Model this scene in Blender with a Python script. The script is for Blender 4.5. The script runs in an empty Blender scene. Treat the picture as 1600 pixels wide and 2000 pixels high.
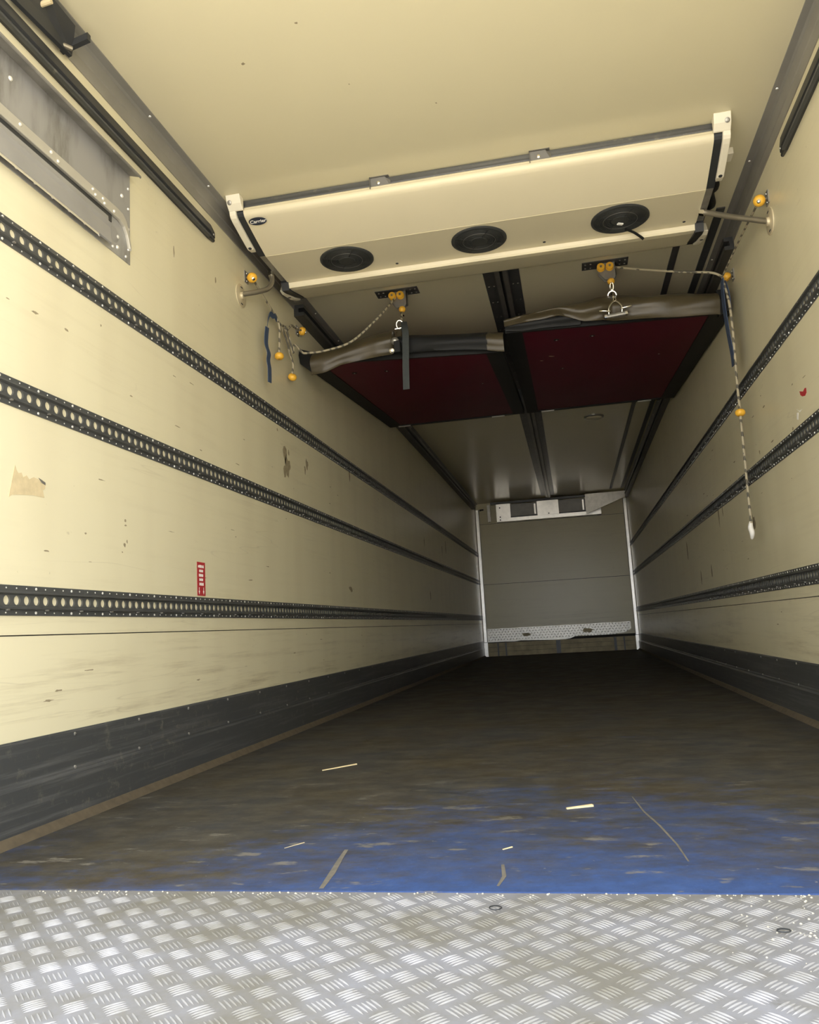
import bpy, math, random
from mathutils import Vector, Matrix, noise as mnoise
random.seed(7)
sc = bpy.context.scene
COL = sc.collection
PI = math.pi

# ------------------------------------------------------------------ camera
cam_d = bpy.data.cameras.new('camera'); cam = bpy.data.objects.new('camera', cam_d); COL.objects.link(cam)
cam_d.sensor_fit = 'HORIZONTAL'; cam_d.sensor_width = 36.0; cam_d.lens = 36.0 * 1573.3 / 1600.0
cam_d.clip_start = 0.02; cam_d.clip_end = 500
_r = Vector((0.978425, 0.198928, -0.055792)); _u = Vector((0.083162, -0.132005, 0.987754)); _f = Vector((-0.189127, 0.971083, 0.145701))
_m = Matrix((( _r.x, _u.x, -_f.x, 0.265), (_r.y, _u.y, -_f.y, 0.0), (_r.z, _u.z, -_f.z, 0.499), (0, 0, 0, 1)))
cam.matrix_world = _m
sc.camera = cam

# ------------------------------------------------------------------ world, sun, exposure
w = bpy.data.worlds.new('world'); sc.world = w; w.use_nodes = True
bg = w.node_tree.nodes['Background']
bg.inputs['Color'].default_value = (0.95, 0.97, 1.0, 1); bg.inputs['Strength'].default_value = 4.3
sun_d = bpy.data.lights.new('sun_offscreen', 'SUN'); sun_d.energy = 35.0; sun_d.angle = 0.02; sun_d.color = (1, 0.95, 0.86)
sun = bpy.data.objects.new('sun_offscreen', sun_d); COL.objects.link(sun)
sun.rotation_euler = Vector((-0.75, -0.25, -1.0)).to_track_quat('-Z', 'Y').to_euler()
sun.location = (6, 2, 8)
vs = sc.view_settings
vs.view_transform = 'Standard'; vs.look = 'None'; vs.gamma = 1.0; vs.use_curve_mapping = False
vs.exposure = 0.42
sc.cycles.max_bounces = 14; sc.cycles.diffuse_bounces = 8; sc.cycles.glossy_bounces = 6

# ------------------------------------------------------------------ dimensions
XL, XR, H, L, Y0, YT = -1.23, 1.26, 2.555, 13.5, 0.80, 1.607

# ------------------------------------------------------------------ materials
def new_mat(name):
    m = bpy.data.materials.new(name); m.use_nodes = True
    return m, m.node_tree.nodes, m.node_tree.links, m.node_tree.nodes['Principled BSDF']
def plain(name, col, rough=0.5, metal=0.0, vary=0.0, scale=20.0, bump=0.0, spec=0.5):
    m, N, K, b = new_mat(name)
    b.inputs['Base Color'].default_value = (*col, 1); b.inputs['Roughness'].default_value = rough
    b.inputs['Metallic'].default_value = metal; b.inputs['Specular IOR Level'].default_value = spec
    if vary or bump:
        tc = N.new('ShaderNodeTexCoord'); no = N.new('ShaderNodeTexNoise')
        no.inputs['Scale'].default_value = scale; no.inputs['Detail'].default_value = 6
        K.new(tc.outputs['Object'], no.inputs['Vector'])
        if vary:
            mx = N.new('ShaderNodeMix'); mx.data_type = 'RGBA'
            mx.inputs[6].default_value = (*[c * (1 - vary) for c in col], 1)
            mx.inputs[7].default_value = (*[min(1, c * (1 + vary)) for c in col], 1)
            K.new(no.outputs['Fac'], mx.inputs[0]); K.new(mx.outputs[2], b.inputs['Base Color'])
        if bump:
            bp = N.new('ShaderNodeBump'); bp.inputs['Strength'].default_value = bump; bp.inputs['Distance'].default_value = 0.01
            K.new(no.outputs['Fac'], bp.inputs['Height']); K.new(bp.outputs['Normal'], b.inputs['Normal'])
    return m
def ramp(N, K, src, p0, p1, c0=(0, 0, 0, 1), c1=(1, 1, 1, 1)):
    r = N.new('ShaderNodeValToRGB'); e = r.color_ramp.elements
    e[0].position = p0; e[1].position = p1; e[0].color = c0; e[1].color = c1
    K.new(src, r.inputs['Fac']); return r.outputs['Color']
def mixc(N, K, fac, a, b):
    mx = N.new('ShaderNodeMix'); mx.data_type = 'RGBA'
    if isinstance(fac, (int, float)): mx.inputs[0].default_value = fac
    else: K.new(fac, mx.inputs[0])
    for i, v in ((6, a), (7, b)):
        if isinstance(v, tuple): mx.inputs[i].default_value = (*v, 1)
        else: K.new(v, mx.inputs[i])
    return mx.outputs[2]
def math_n(N, K, op, a, b=None, clamp=False):
    n = N.new('ShaderNodeMath'); n.operation = op; n.use_clamp = clamp
    for i, v in ((0, a), (1, b)):
        if v is None: continue
        if isinstance(v, (int, float)): n.inputs[i].default_value = v
        else: K.new(v, n.inputs[i])
    return n.outputs[0]
def noise_n(N, K, vec, scale, detail=5, rough=0.6, stretch=None, loc=(0, 0, 0)):
    if stretch:
        mp = N.new('ShaderNodeMapping'); mp.inputs['Scale'].default_value = stretch; mp.inputs['Location'].default_value = loc
        K.new(vec, mp.inputs['Vector']); vec = mp.outputs['Vector']
    n = N.new('ShaderNodeTexNoise'); n.inputs['Scale'].default_value = scale
    n.inputs['Detail'].default_value = detail; n.inputs['Roughness'].default_value = rough
    K.new(vec, n.inputs['Vector']); return n.outputs['Fac']
def world_pos(N):
    return N.new('ShaderNodeNewGeometry').outputs['Position']

WALLC = (0.725, 0.668, 0.462)
def wall_mat(name, dirt):
    m, N, K, b = new_mat(name)
    P = world_pos(N)
    sep = N.new('ShaderNodeSeparateXYZ'); K.new(P, sep.inputs[0])
    base = mixc(N, K, ramp(N, K, noise_n(N, K, P, 1.1, 4), 0.3, 0.7), tuple(c * 0.965 for c in WALLC), WALLC)
    if dirt:
        # long scuff streaks left by cargo, densest in the band that pallets rub
        st = ramp(N, K, noise_n(N, K, P, 1.0, 7, 0.68, (1, 1.3, 34)), 0.50, 0.72)
        br = ramp(N, K, noise_n(N, K, P, 1.7, 5, 0.65), 0.34, 0.62)
        mr = N.new('ShaderNodeMapRange'); K.new(sep.outputs['Z'], mr.inputs[0])
        mr.inputs[1].default_value = 0.75; mr.inputs[2].default_value = 0.22; mr.inputs[3].default_value = 0.14; mr.inputs[4].default_value = 1.0
        fac = math_n(N, K, 'MULTIPLY', math_n(N, K, 'MULTIPLY', st, br), mr.outputs[0], True)
        base = mixc(N, K, fac, base, (0.33, 0.265, 0.15))
        # soft vertical runs and grime specks
        ru = ramp(N, K, noise_n(N, K, P, 1.0, 1, 0.4, (1, 6, 0.7), (0, 3, 0)), 0.45, 0.95)
        base = mixc(N, K, math_n(N, K, 'MULTIPLY', ru, 0.22), base, (0.45, 0.38, 0.24))
        sp = ramp(N, K, noise_n(N, K, P, 38, 3, 0.6), 0.70, 0.76)
        sp2 = math_n(N, K, 'MULTIPLY', sp, ramp(N, K, noise_n(N, K, P, 1.4, 3, 0.5, (1, 1, 1), (5, 2, 1)), 0.5, 0.68))
        base = mixc(N, K, math_n(N, K, 'MULTIPLY', sp2, 0.55), base, (0.25, 0.2, 0.12))
        # hairline scratches
        n1 = noise_n(N, K, P, 2.2, 2, 0.4, (1, 0.22, 4.5), (0, 1, 4))
        line = math_n(N, K, 'SUBTRACT', 1.0, math_n(N, K, 'MULTIPLY', math_n(N, K, 'ABSOLUTE', math_n(N, K, 'SUBTRACT', n1, 0.5)), 260.0), True)
        line = math_n(N, K, 'MULTIPLY', line, ramp(N, K, noise_n(N, K, P, 1.3, 3, 0.5, (1, 1, 1), (8, 8, 8)), 0.5, 0.6))
        base = mixc(N, K, math_n(N, K, 'MULTIPLY', line, 0.22), base, (0.3, 0.25, 0.16))
    K.new(base, b.inputs['Base Color'])
    b.inputs['Roughness'].default_value = 0.3 if dirt else 0.23
    b.inputs['Specular IOR Level'].default_value = 0.4
    return m
M = {}
M['wall'] = wall_mat('cream_gel_coat_wall', True)
M['ceil'] = wall_mat('cream_gel_coat_ceiling', False)
M['seal_dark'] = plain('joint_sealant', (0.03, 0.028, 0.022), 0.8)

def floor_mat():
    m, N, K, b = new_mat('worn_blue_resin_floor')
    P = world_pos(N); sep = N.new('ShaderNodeSeparateXYZ'); K.new(P, sep.inputs[0])
    blue = mixc(N, K, ramp(N, K, noise_n(N, K, P, 16, 8, 0.75), 0.3, 0.7), (0.030, 0.058, 0.155), (0.042, 0.090, 0.255))
    film = mixc(N, K, ramp(N, K, noise_n(N, K, P, 2.2, 6, 0.65), 0.35, 0.68), (0.043, 0.045, 0.048), (0.052, 0.042, 0.025))
    film = mixc(N, K, ramp(N, K, noise_n(N, K, P, 12, 8, 0.75, (0.55, 1, 1)), 0.44, 0.74), film, (0.092, 0.083, 0.064))
    # resin is swept clean by the sill, traffic film grows with the distance walked in
    def rng(src, a, b_, c_, d_):
        mr = N.new('ShaderNodeMapRange'); K.new(src, mr.inputs[0]); mr.clamp = True
        for q, v in zip((1, 2, 3, 4), (a, b_, c_, d_)): mr.inputs[q].default_value = v
        return mr.outputs[0]
    gy = rng(sep.outputs['Y'], 1.62, 2.9, 0.26, -0.26)
    gn = rng(sep.outputs['Y'], 1.60, 1.72, 0.16, 0.0)
    gx = rng(sep.outputs['X'], -0.75, 0.0, -0.36, 0.0)
    gr = rng(sep.outputs['X'], 0.42, 0.75, 0.0, -0.14)
    big = noise_n(N, K, P, 2.6, 9, 0.74, (0.8, 1.1, 1), (3.1, 0.4, 0))
    fine = noise_n(N, K, P, 17, 8, 0.78, (0.5, 1, 1), (1.1, 0.4, 0))
    s = math_n(N, K, 'ADD', math_n(N, K, 'ADD', big, gy), math_n(N, K, 'ADD', gx, gr))
    s = math_n(N, K, 'ADD', s, math_n(N, K, 'ADD', gn, math_n(N, K, 'MULTIPLY', math_n(N, K, 'SUBTRACT', fine, 0.5), 1.15)))
    clean = ramp(N, K, s, 0.34, 0.84, (0, 0, 0, 1), (0.88, 0.88, 0.88, 1))
    c = mixc(N, K, clean, film, blue)
    near = rng(sep.outputs['Y'], 1.7, 3.4, 0.85, 0.0)
    chip = ramp(N, K, noise_n(N, K, P, 9, 5, 0.65, (0.7, 1.5, 1), (1, 7, 2)), 0.60, 0.66)
    c = mixc(N, K, math_n(N, K, 'MULTIPLY', chip, near), c, (0.17, 0.16, 0.135))
    spk = ramp(N, K, noise_n(N, K, P, 60, 3, 0.6), 0.72, 0.76)
    c = mixc(N, K, math_n(N, K, 'MULTIPLY', spk, math_n(N, K, 'MULTIPLY', near, 0.6)), c, (0.30, 0.29, 0.26))
    K.new(c, b.inputs['Base Color'])
    K.new(ramp(N, K, noise_n(N, K, P, 5, 6), 0.3, 0.7, (0.55,) * 3 + (1,), (0.75,) * 3 + (1,)), b.inputs['Roughness'])
    bp = N.new('ShaderNodeBump'); bp.inputs['Strength'].default_value = 0.25; bp.inputs['Distance'].default_value = 0.004
    K.new(noise_n(N, K, P, 30, 6), bp.inputs['Height']); K.new(bp.outputs['Normal'], b.inputs['Normal'])
    b.inputs['Specular IOR Level'].default_value = 0.16
    return m
M['floor'] = floor_mat()

def kick_mat():
    m, N, K, b = new_mat('scuffed_dark_kick_plate')
    P = world_pos(N)
    st = ramp(N, K, noise_n(N, K, P, 1.0, 8, 0.7, (1, 1.6, 55)), 0.50, 0.75)
    bl = ramp(N, K, noise_n(N, K, P, 26, 6, 0.7, (1, 1, 1.2)), 0.56, 0.70)
    pt = ramp(N, K, noise_n(N, K, P, 1.5, 3), 0.45, 0.62)
    c = mixc(N, K, st, (0.075, 0.078, 0.079), (0.17, 0.17, 0.165))
    c = mixc(N, K, math_n(N, K, 'MULTIPLY', math_n(N, K, 'MULTIPLY', bl, pt), 0.7), c, (0.27, 0.25, 0.19))
    K.new(c, b.inputs['Base Color']); b.inputs['Roughness'].default_value = 0.38; b.inputs['Metallic'].default_value = 0.25
    return m
M['kick'] = kick_mat()
M['sealant'] = plain('brown_dirt_bead', (0.085, 0.066, 0.040), 0.85, 0, 0.45, 30, 0.3)
M['alu_angle'] = plain('dull_aluminium_angle', (0.30, 0.29, 0.26), 0.42, 0.35, 0.25, 5)
M['rail'] = plain('dark_galvanised_rail', (0.098, 0.101, 0.098), 0.40, 0.35, 0.3, 12)
M['rivet'] = plain('bright_rivet', (0.85, 0.83, 0.76), 0.3, 0.35)
M['alu'] = plain('hatch_aluminium', (0.36, 0.355, 0.345), 0.42, 0.35, 0.18, 6)
M['alu_pale'] = plain('hatch_strap_aluminium', (0.50, 0.475, 0.40), 0.42, 0.25, 0.14, 9)
M['track_grey'] = plain('worn_channel_steel', (0.17, 0.165, 0.15), 0.4, 0.4, 0.3, 10)
M['alu_dirty'] = plain('stained_aluminium', (0.215, 0.205, 0.18), 0.55, 0.1, 0.5, 14, 0.2)
M['alu_bright'] = plain('oxidised_bright_aluminium', (0.84, 0.82, 0.77), 0.30, 0.75, 0.14, 20)
M['black'] = plain('black_rubber', (0.013, 0.0135, 0.0135), 0.6, 0, 0.3, 8, 0, 0.25)
M['black_bar'] = plain('black_extrusion', (0.040, 0.042, 0.044), 0.38, 0.2, 0.3, 6)
M['unit'] = plain('cream_unit_casing', (0.76, 0.69, 0.495), 0.42, 0, 0.03, 5)
M['unit_white'] = plain('unit_white_bracket', (0.84, 0.79, 0.64), 0.4)
M['unit_dark'] = plain('unit_dark_trim', (0.022, 0.025, 0.028), 0.5)
M['grille'] = plain('fan_grille_black', (0.040, 0.042, 0.041), 0.65, 0, 0.2, 30, 0, 0.3)
M['galv'] = plain('galvanised_steel', (0.36, 0.35, 0.32), 0.4, 0.7, 0.3, 25)
M['steel'] = plain('pipe_steel', (0.30, 0.27, 0.21), 0.38, 0.65, 0.2, 15)
M['chrome'] = plain('shiny_steel', (0.85, 0.82, 0.74), 0.16, 1.0)
M['maroon'] = plain('maroon_bulkhead_skin', (0.088, 0.006, 0.018), 0.5, 0, 0.25, 2.5, 0, 0.15)
M['pvc'] = plain('brown_flap_sheet', (0.066, 0.053, 0.029), 0.34, 0, 0.35, 7, 0.15, 0.35)
M['yellow'] = plain('yellow_plastic', (0.85, 0.47, 0.045), 0.4)
M['blue_strap'] = plain('blue_webbing', (0.045, 0.07, 0.13), 0.75, 0, 0.2, 60)
M['black_strap'] = plain('dark_webbing', (0.035, 0.042, 0.042), 0.75, 0, 0.2, 60)
M['white'] = plain('white_print', (0.88, 0.86, 0.80), 0.6)
M['red'] = plain('red_sticker', (0.44, 0.035, 0.04), 0.5)
M['tan'] = plain('old_tape_residue', (0.58, 0.48, 0.29), 0.7, 0, 0.25, 40)
M['scuff'] = plain('scuff_rubber', (0.30, 0.25, 0.155), 0.8, 0, 0.5, 80)
M['badge'] = plain('dark_blue_badge', (0.018, 0.025, 0.05), 0.3)
M['wood'] = plain('splinter_wood', (0.72, 0.60, 0.34), 0.7, 0, 0.2, 60)
M['board'] = plain('dirty_bulkhead_board', (0.30, 0.25, 0.14), 0.5, 0.25, 0.6, 9)
M['nose_metal'] = plain('worn_deflector_metal', (0.52, 0.50, 0.45), 0.35, 0.5, 0.35, 16)
M['lens'] = plain('lamp_lens', (0.55, 0.50, 0.36), 0.25)
M['crumb'] = plain('pale_dirt_crumb', (0.50, 0.47, 0.38), 0.9, 0, 0.3, 40)
M['asphalt'] = plain('yard_concrete', (0.30, 0.28, 0.25), 0.9, 0, 0.2, 2)
M['scratch'] = plain('grey_scrape', (0.125, 0.115, 0.095), 0.8, 0, 0.4, 50)
M['rim'] = plain('pale_drain_flange', (0.66, 0.58, 0.40), 0.35, 0.3)

def tread_mat(name, c0, c1, rough, metal):
    m, N, K, b = new_mat(name)
    P = world_pos(N)
    f = ramp(N, K, noise_n(N, K, P, 3.0, 7, 0.68), 0.40, 0.62)
    c = mixc(N, K, f, c0, c1)
    g = ramp(N, K, noise_n(N, K, P, 6.5, 7, 0.75, (1, 1, 1), (4, 1, 0)), 0.60, 0.68)
    c = mixc(N, K, math_n(N, K, 'MULTIPLY', g, 0.55), c, (0.12, 0.115, 0.10))
    K.new(c, b.inputs['Base Color']); b.inputs['Metallic'].default_value = metal
    K.new(ramp(N, K, noise_n(N, K, P, 22, 5), 0.3, 0.7, (rough - .06,) * 3 + (1,), (rough + .1,) * 3 + (1,)), b.inputs['Roughness'])
    return m
M['tread'] = tread_mat('tread_plate_base', (0.175, 0.170, 0.152), (0.245, 0.254, 0.290), 0.52, 0.2)
M['tread_bar'] = tread_mat('tread_plate_bars', (0.19, 0.185, 0.162), (0.34, 0.342, 0.358), 0.52, 0.15)

def hatch_mat():
    m, N, K, b = new_mat('stained_hatch_plate')
    P = world_pos(N)
    big = ramp(N, K, noise_n(N, K, P, 1.0, 3, 0.5, (1, 5.5, 2.2), (0, 0.55, 0)), 0.44, 0.56)
    st = ramp(N, K, noise_n(N, K, P, 1.0, 7, 0.7, (1, 34, 7)), 0.30, 0.66)
    c = mixc(N, K, math_n(N, K, 'MULTIPLY', math_n(N, K, 'MULTIPLY', big, st), 0.85), (0.37, 0.365, 0.35), (0.165, 0.155, 0.13))
    K.new(c, b.inputs['Base Color']); b.inputs['Roughness'].default_value = 0.45; b.inputs['Metallic'].default_value = 0.3
    return m
M['hatch_plate'] = hatch_mat()
def rope_mat():
    m, N, K, b = new_mat('flecked_braided_rope')
    tc = N.new('ShaderNodeTexCoord'); wv = N.new('ShaderNodeTexWave')
    wv.bands_direction = 'DIAGONAL'; wv.inputs['Scale'].default_value = 11; wv.inputs['Distortion'].default_value = 3.0
    wv.inputs['Detail'].default_value = 1; wv.inputs['Detail Scale'].default_value = 3
    K.new(tc.outputs['Object'], wv.inputs['Vector'])
    K.new(ramp(N, K, wv.outputs['Fac'], 0.28, 0.36, (0.11, 0.10, 0.075, 1), (0.40, 0.35, 0.24, 1)), b.inputs['Base Color'])
    b.inputs['Roughness'].default_value = 0.8
    return m
M['rope'] = rope_mat()

# ------------------------------------------------------------------ mesh helpers
OFF = {}
class MB:
    def __init__(s): s.v = []; s.f = []
    def add(s, vs_, fs):
        n = len(s.v); s.v += [Vector(p) for p in vs_]; s.f += [tuple(i + n for i in q) for q in fs]; return s
    def hexa(s, p):      # 4 bottom + 4 top
        return s.add(p, [(3, 2, 1, 0), (4, 5, 6, 7), (0, 1, 5, 4), (1, 2, 6, 5), (2, 3, 7, 6), (3, 0, 4, 7)])
    def box(s, a, b):
        (x0, y0, z0), (x1, y1, z1) = a, b
        return s.hexa([(x0, y0, z0), (x1, y0, z0), (x1, y1, z0), (x0, y1, z0), (x0, y0, z1), (x1, y0, z1), (x1, y1, z1), (x0, y1, z1)])
    def obox(s, c, ex, ey, ez):
        c, ex, ey, ez = Vector(c), Vector(ex), Vector(ey), Vector(ez)
        return s.hexa([c - ex - ey - ez, c + ex - ey - ez, c + ex + ey - ez, c - ex + ey - ez, c - ex - ey + ez, c + ex - ey + ez, c + ex + ey + ez, c - ex + ey + ez])
    def sweep(s, prof, fn, t0, t1, closed=True):   # profile of 2D points swept along a straight axis, fn(p, t) -> xyz
        n = len(prof); a = [fn(p, t0) for p in prof]; b = [fn(p, t1) for p in prof]
        fs = [(i, (i + 1) % n, n + (i + 1) % n, n + i) for i in range(n if closed else n - 1)]
        if closed: fs += [tuple(range(n))[::-1], tuple(range(n, 2 * n))]
        return s.add(a + b, fs)
    def tube(s, path, r, n=8, cap=True, flat=None):
        path = [Vector(p) for p in path]; m = len(path); V = []; F = []
        up = None
        for i, p in enumerate(path):
            t = (path[min(i + 1, m - 1)] - path[max(i - 1, 0)]).normalized()
            if up is None: up = t.orthogonal().normalized()
            up = (up - t * up.dot(t)).normalized(); sd = t.cross(up)
            rr = r[i] if isinstance(r, (list, tuple)) else r
            for k in range(n):
                a = 2 * PI * k / n; V.append(p + up * (math.cos(a) * rr) + sd * (math.sin(a) * rr))
        for i in range(m - 1):
            for k in range(n): F.append((i * n + k, i * n + (k + 1) % n, (i + 1) * n + (k + 1) % n, (i + 1) * n + k))
        if cap: F += [tuple(range(n))[::-1], tuple(range((m - 1) * n, m * n))]
        return s.add(V, F)
    def cyl(s, a, b, r, n=12): return s.tube([a, b], r, n)
    def lathe(s, prof, c, ax=(0, 0, 1), n=24, cap=True):    # prof: (radius, height along axis)
        c, ax = Vector(c), Vector(ax).normalized(); e1 = ax.orthogonal().normalized(); e2 = ax.cross(e1); V = []; F = []
        for r, h in prof:
            for k in range(n):
                a = 2 * PI * k / n; V.append(c + ax * h + (e1 * math.cos(a) + e2 * math.sin(a)) * r)
        for i in range(len(prof) - 1):
            for k in range(n): F.append((i * n + k, i * n + (k + 1) % n, (i + 1) * n + (k + 1) % n, (i + 1) * n + k))
        if cap: F += [tuple(range(n))[::-1], tuple(range((len(prof) - 1) * n, len(prof) * n))]
        return s.add(V, F)
    def ball(s, c, r, n=16, ax=(0, 0, 1), sq=1.0):
        k = 9; return s.lathe([(max(1e-4, math.sin(PI * i / (k - 1))) * r, -math.cos(PI * i / (k - 1)) * r * sq) for i in range(k)], c, ax, n)
    def ring(s, c, e1, e2, a, b, r, n=20, m=6):
        c, e1, e2 = Vector(c), Vector(e1).normalized(), Vector(e2).normalized()
        path = [c + e1 * (a * math.cos(2 * PI * i / n)) + e2 * (b * math.sin(2 * PI * i / n)) for i in range(n)]
        V = []; F = []; nz = e1.cross(e2)
        for i, p in enumerate(path):
            o = (p - c).normalized()
            for k in range(m):
                t = 2 * PI * k / m; V.append(p + o * (math.cos(t) * r) + nz * (math.sin(t) * r))
        for i in range(n):
            for k in range(m):
                j = (i + 1) % n; F.append((i * m + k, i * m + (k + 1) % m, j * m + (k + 1) % m, j * m + k))
        return s.add(V, F)
    def poly(s, pts, d):      # thin solid polygon: outline pts pushed by vector d
        n = len(pts); d = Vector(d); a = [Vector(p) for p in pts]; b = [p + d for p in a]
        return s.add(a + b, [tuple(range(n))[::-1], tuple(range(n, 2 * n))] + [(i, (i + 1) % n, n + (i + 1) % n, n + i) for i in range(n)])
    def sheet(s, rows, th, nrm):   # grid of points (rows x cols) given thickness along nrm
        R, C = len(rows), len(rows[0]); nrm = Vector(nrm) * th; V = [Vector(p) for r in rows for p in r]; V2 = [p + nrm for p in V]; n = R * C
        F = []
        for i in range(R - 1):
            for j in range(C - 1):
                q = (i * C + j, i * C + j + 1, (i + 1) * C + j + 1, (i + 1) * C + j); F += [q, tuple(k + n for k in q[::-1])]
        for i in range(R - 1):
            for j in (0, C - 1): F.append((i * C + j, (i + 1) * C + j, (i + 1) * C + j + n, i * C + j + n))
        for j in range(C - 1):
            for i in (0, R - 1): F.append((i * C + j, i * C + j + 1, i * C + j + 1 + n, i * C + j + n))
        return s.add(V + V2, F)
    def build(s, name, mat, parent=None, smooth=None, bevel=0, kind=None):
        me = bpy.data.meshes.new(name)
        if parent is not None: o0 = OFF[parent]
        else:
            n = len(s.v); o0 = Vector((sum(p.x for p in s.v) / n, sum(p.y for p in s.v) / n, min(p.z for p in s.v)))
        me.from_pydata([p - o0 for p in s.v], [], s.f); me.materials.append(M[mat]); me.validate()
        import bmesh
        bm = bmesh.new(); bm.from_mesh(me); bmesh.ops.recalc_face_normals(bm, faces=bm.faces); bm.to_mesh(me); bm.free()
        if smooth:
            for p in me.polygons: p.use_smooth = True
            me.set_sharp_from_angle(angle=math.radians(smooth))
        ob = bpy.data.objects.new(name, me); COL.objects.link(ob); OFF[ob] = o0
        if parent is not None: ob.parent = parent
        else: ob.location = o0
        if bevel:
            bv = ob.modifiers.new('bevel', 'BEVEL'); bv.width = bevel; bv.segments = 2; bv.limit_method = 'ANGLE'
        if kind: ob['kind'] = kind
        return ob
def thing(name, label, cat, loc, group=None):
    e = bpy.data.objects.new(name, None); COL.objects.link(e); e.location = loc; e.empty_display_size = 0.05
    OFF[e] = Vector(loc); return tag(e, label, cat, group)
def tag(o, label, cat, group=None):
    o['label'] = label; o['category'] = cat
    if group: o['group'] = group
    return o
def struct(o, label=None):
    o['kind'] = 'structure'
    if label: o['label'] = label
    return o
def spline(pts, n=8):
    pts = [Vector(p) for p in pts]; out = []
    for i in range(len(pts) - 1):
        p0 = pts[max(i - 1, 0)]; p1 = pts[i]; p2 = pts[i + 1]; p3 = pts[min(i + 2, len(pts) - 1)]
        for k in range(n):
            t = k / n
            out.append(0.5 * ((2 * p1) + (p2 - p0) * t + (2 * p0 - 5 * p1 + 4 * p2 - p3) * t * t + (3 * p1 - p0 - 3 * p2 + p3) * t ** 3))
    out.append(pts[-1]); return out
def text_part(name, body, size, mat, parent, mw, shear=0.0, offset=0.0, depth=0.0005):
    cu = bpy.data.curves.new(name, 'FONT'); cu.body = body; cu.size = size; cu.shear = shear; cu.offset = offset
    cu.extrude = depth; cu.align_x = 'CENTER'; cu.align_y = 'CENTER'
    tmp = bpy.data.objects.new(name, cu); COL.objects.link(tmp)
    dg = bpy.context.evaluated_depsgraph_get(); me = bpy.data.meshes.new_from_object(tmp.evaluated_get(dg))
    bpy.data.objects.remove(tmp); me.transform(Matrix.Translation(-OFF[parent]) @ mw)
    me.materials.clear(); me.materials.append(M[mat])
    o = bpy.data.objects.new(name, me); COL.objects.link(o); o.parent = parent; OFF[o] = OFF[parent]; return o

# ------------------------------------------------------------------ the setting
struct(MB().box((-60, -60, -1.32), (60, 60, -1.22)).build('ground', 'asphalt'), 'concrete yard behind the trailer')
struct(MB().box((XL - 0.08, Y0, -0.14), (XR + 0.08, L + 0.08, -0.004)).build('trim_1', 'seal_dark'), 'floor substructure of the trailer')
fl = struct(MB().box((XL - 0.005, YT, -0.004), (XR + 0.005, L, 0.0025)).build('floor', 'floor'), 'worn blue resin floor of the trailer')
struct(MB().box((XL - 0.08, Y0, H), (XR + 0.08, L + 0.08, H + 0.08)).build('ceiling', 'ceil'), 'smooth cream trailer ceiling')

def side_wall(nm, x, s):     # s = direction into the room
    wl = struct(MB().box((min(x - s * 0.08, x - s * 0.006), Y0, -0.004), (max(x - s * 0.08, x - s * 0.006), L + 0.08, H)).build(nm, 'seal_dark'))
    x0, x1 = sorted((x, x - s * 0.006))
    MB().box((x0, Y0, 0.5475), (x1, L, H)).build('panel', 'wall', wl)
    MB().box((x0, Y0, 0.0), (x1, L, 0.5440)).build('panel', 'wall', wl)
    return wl
wl = side_wall('wall_left', XL, 1); wr = side_wall('wall_right', XR, -1)
wl['label'] = 'cream trailer side wall with the metal hatch'; wr['label'] = 'cream trailer side wall opposite the metal hatch'

# kick plates along both walls
def kick(nm, x, s, d):
    prof = [(0, 0.262), (d * 0.35, 0.265), (d * 0.5, 0.258), (d * 0.5, 0.158), (d * 0.62, 0.152), (d * 0.62, 0.146), (d, 0.138), (d, 0.0), (0, 0.0)]
    k = struct(MB().sweep(prof, lambda p, t: (x + s * p[0], t, p[1]), Y0, L - 0.06).build(nm, 'kick'))
    b = MB().sweep([(d - 0.002, 0.0), (d - 0.002, 0.024), (d + 0.004, 0.020), (d + 0.010, 0.012), (d + 0.018, 0.004), (d + 0.021, 0.0)],
                   lambda p, t: (x + s * p[0], t, p[1] + 0.0026), YT, L - 0.06)
    b.build('dirt_bead', 'sealant', k, smooth=50)
    r = MB(); y = 1.5
    while y < 12:
        for z, dd in ((0.251, 0.5), (0.155, 0.56)):
            r.lathe([(0.006, -0.001), (0.005, 0.0025), (0.002, 0.0035)], (x + s * d * dd, y, z), (s, 0, 0), 6)
        y += 0.364
    r.build('rivet_row', 'galv', k, kind='stuff'); return k
kick('baseboard_left', XL, 1, 0.010)['label'] = 'scuffed dark kick plate under the wall with the hatch'
kick('baseboard_right', XR, -1, 0.022)['label'] = 'dark kick plate along the wall opposite the hatch'

# aluminium coving angles
def angle(nm, x, s):
    prof = [(0, H), (0.045, H), (0.045, H - 0.004), (0.020, H - 0.009), (0.012, H - 0.016), (0.009, H - 0.06), (0.0055, H - 0.066), (0.0045, H - 0.110), (0, H - 0.110)]
    a = struct(MB().sweep(prof, lambda p, t: (x + s * p[0], t, p[1]), Y0, L).build(nm, 'alu_angle'))
    r = MB(); y = 1.62
    while y < 9:
        r.lathe([(0.006, 0), (0.005, 0.003), (0.002, 0.004)], (x + s * 0.030, y, H - 0.0065), (0, 0, -1), 8); y += 0.52
    r.build('rivet_row', 'rivet', a, kind='stuff'); return a
angle('trim_2', XL, 1)['label'] = 'aluminium coving angle above the hatch wall'
angle('trim_3', XR, -1)['label'] = 'aluminium coving angle opposite the hatch wall'

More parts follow.
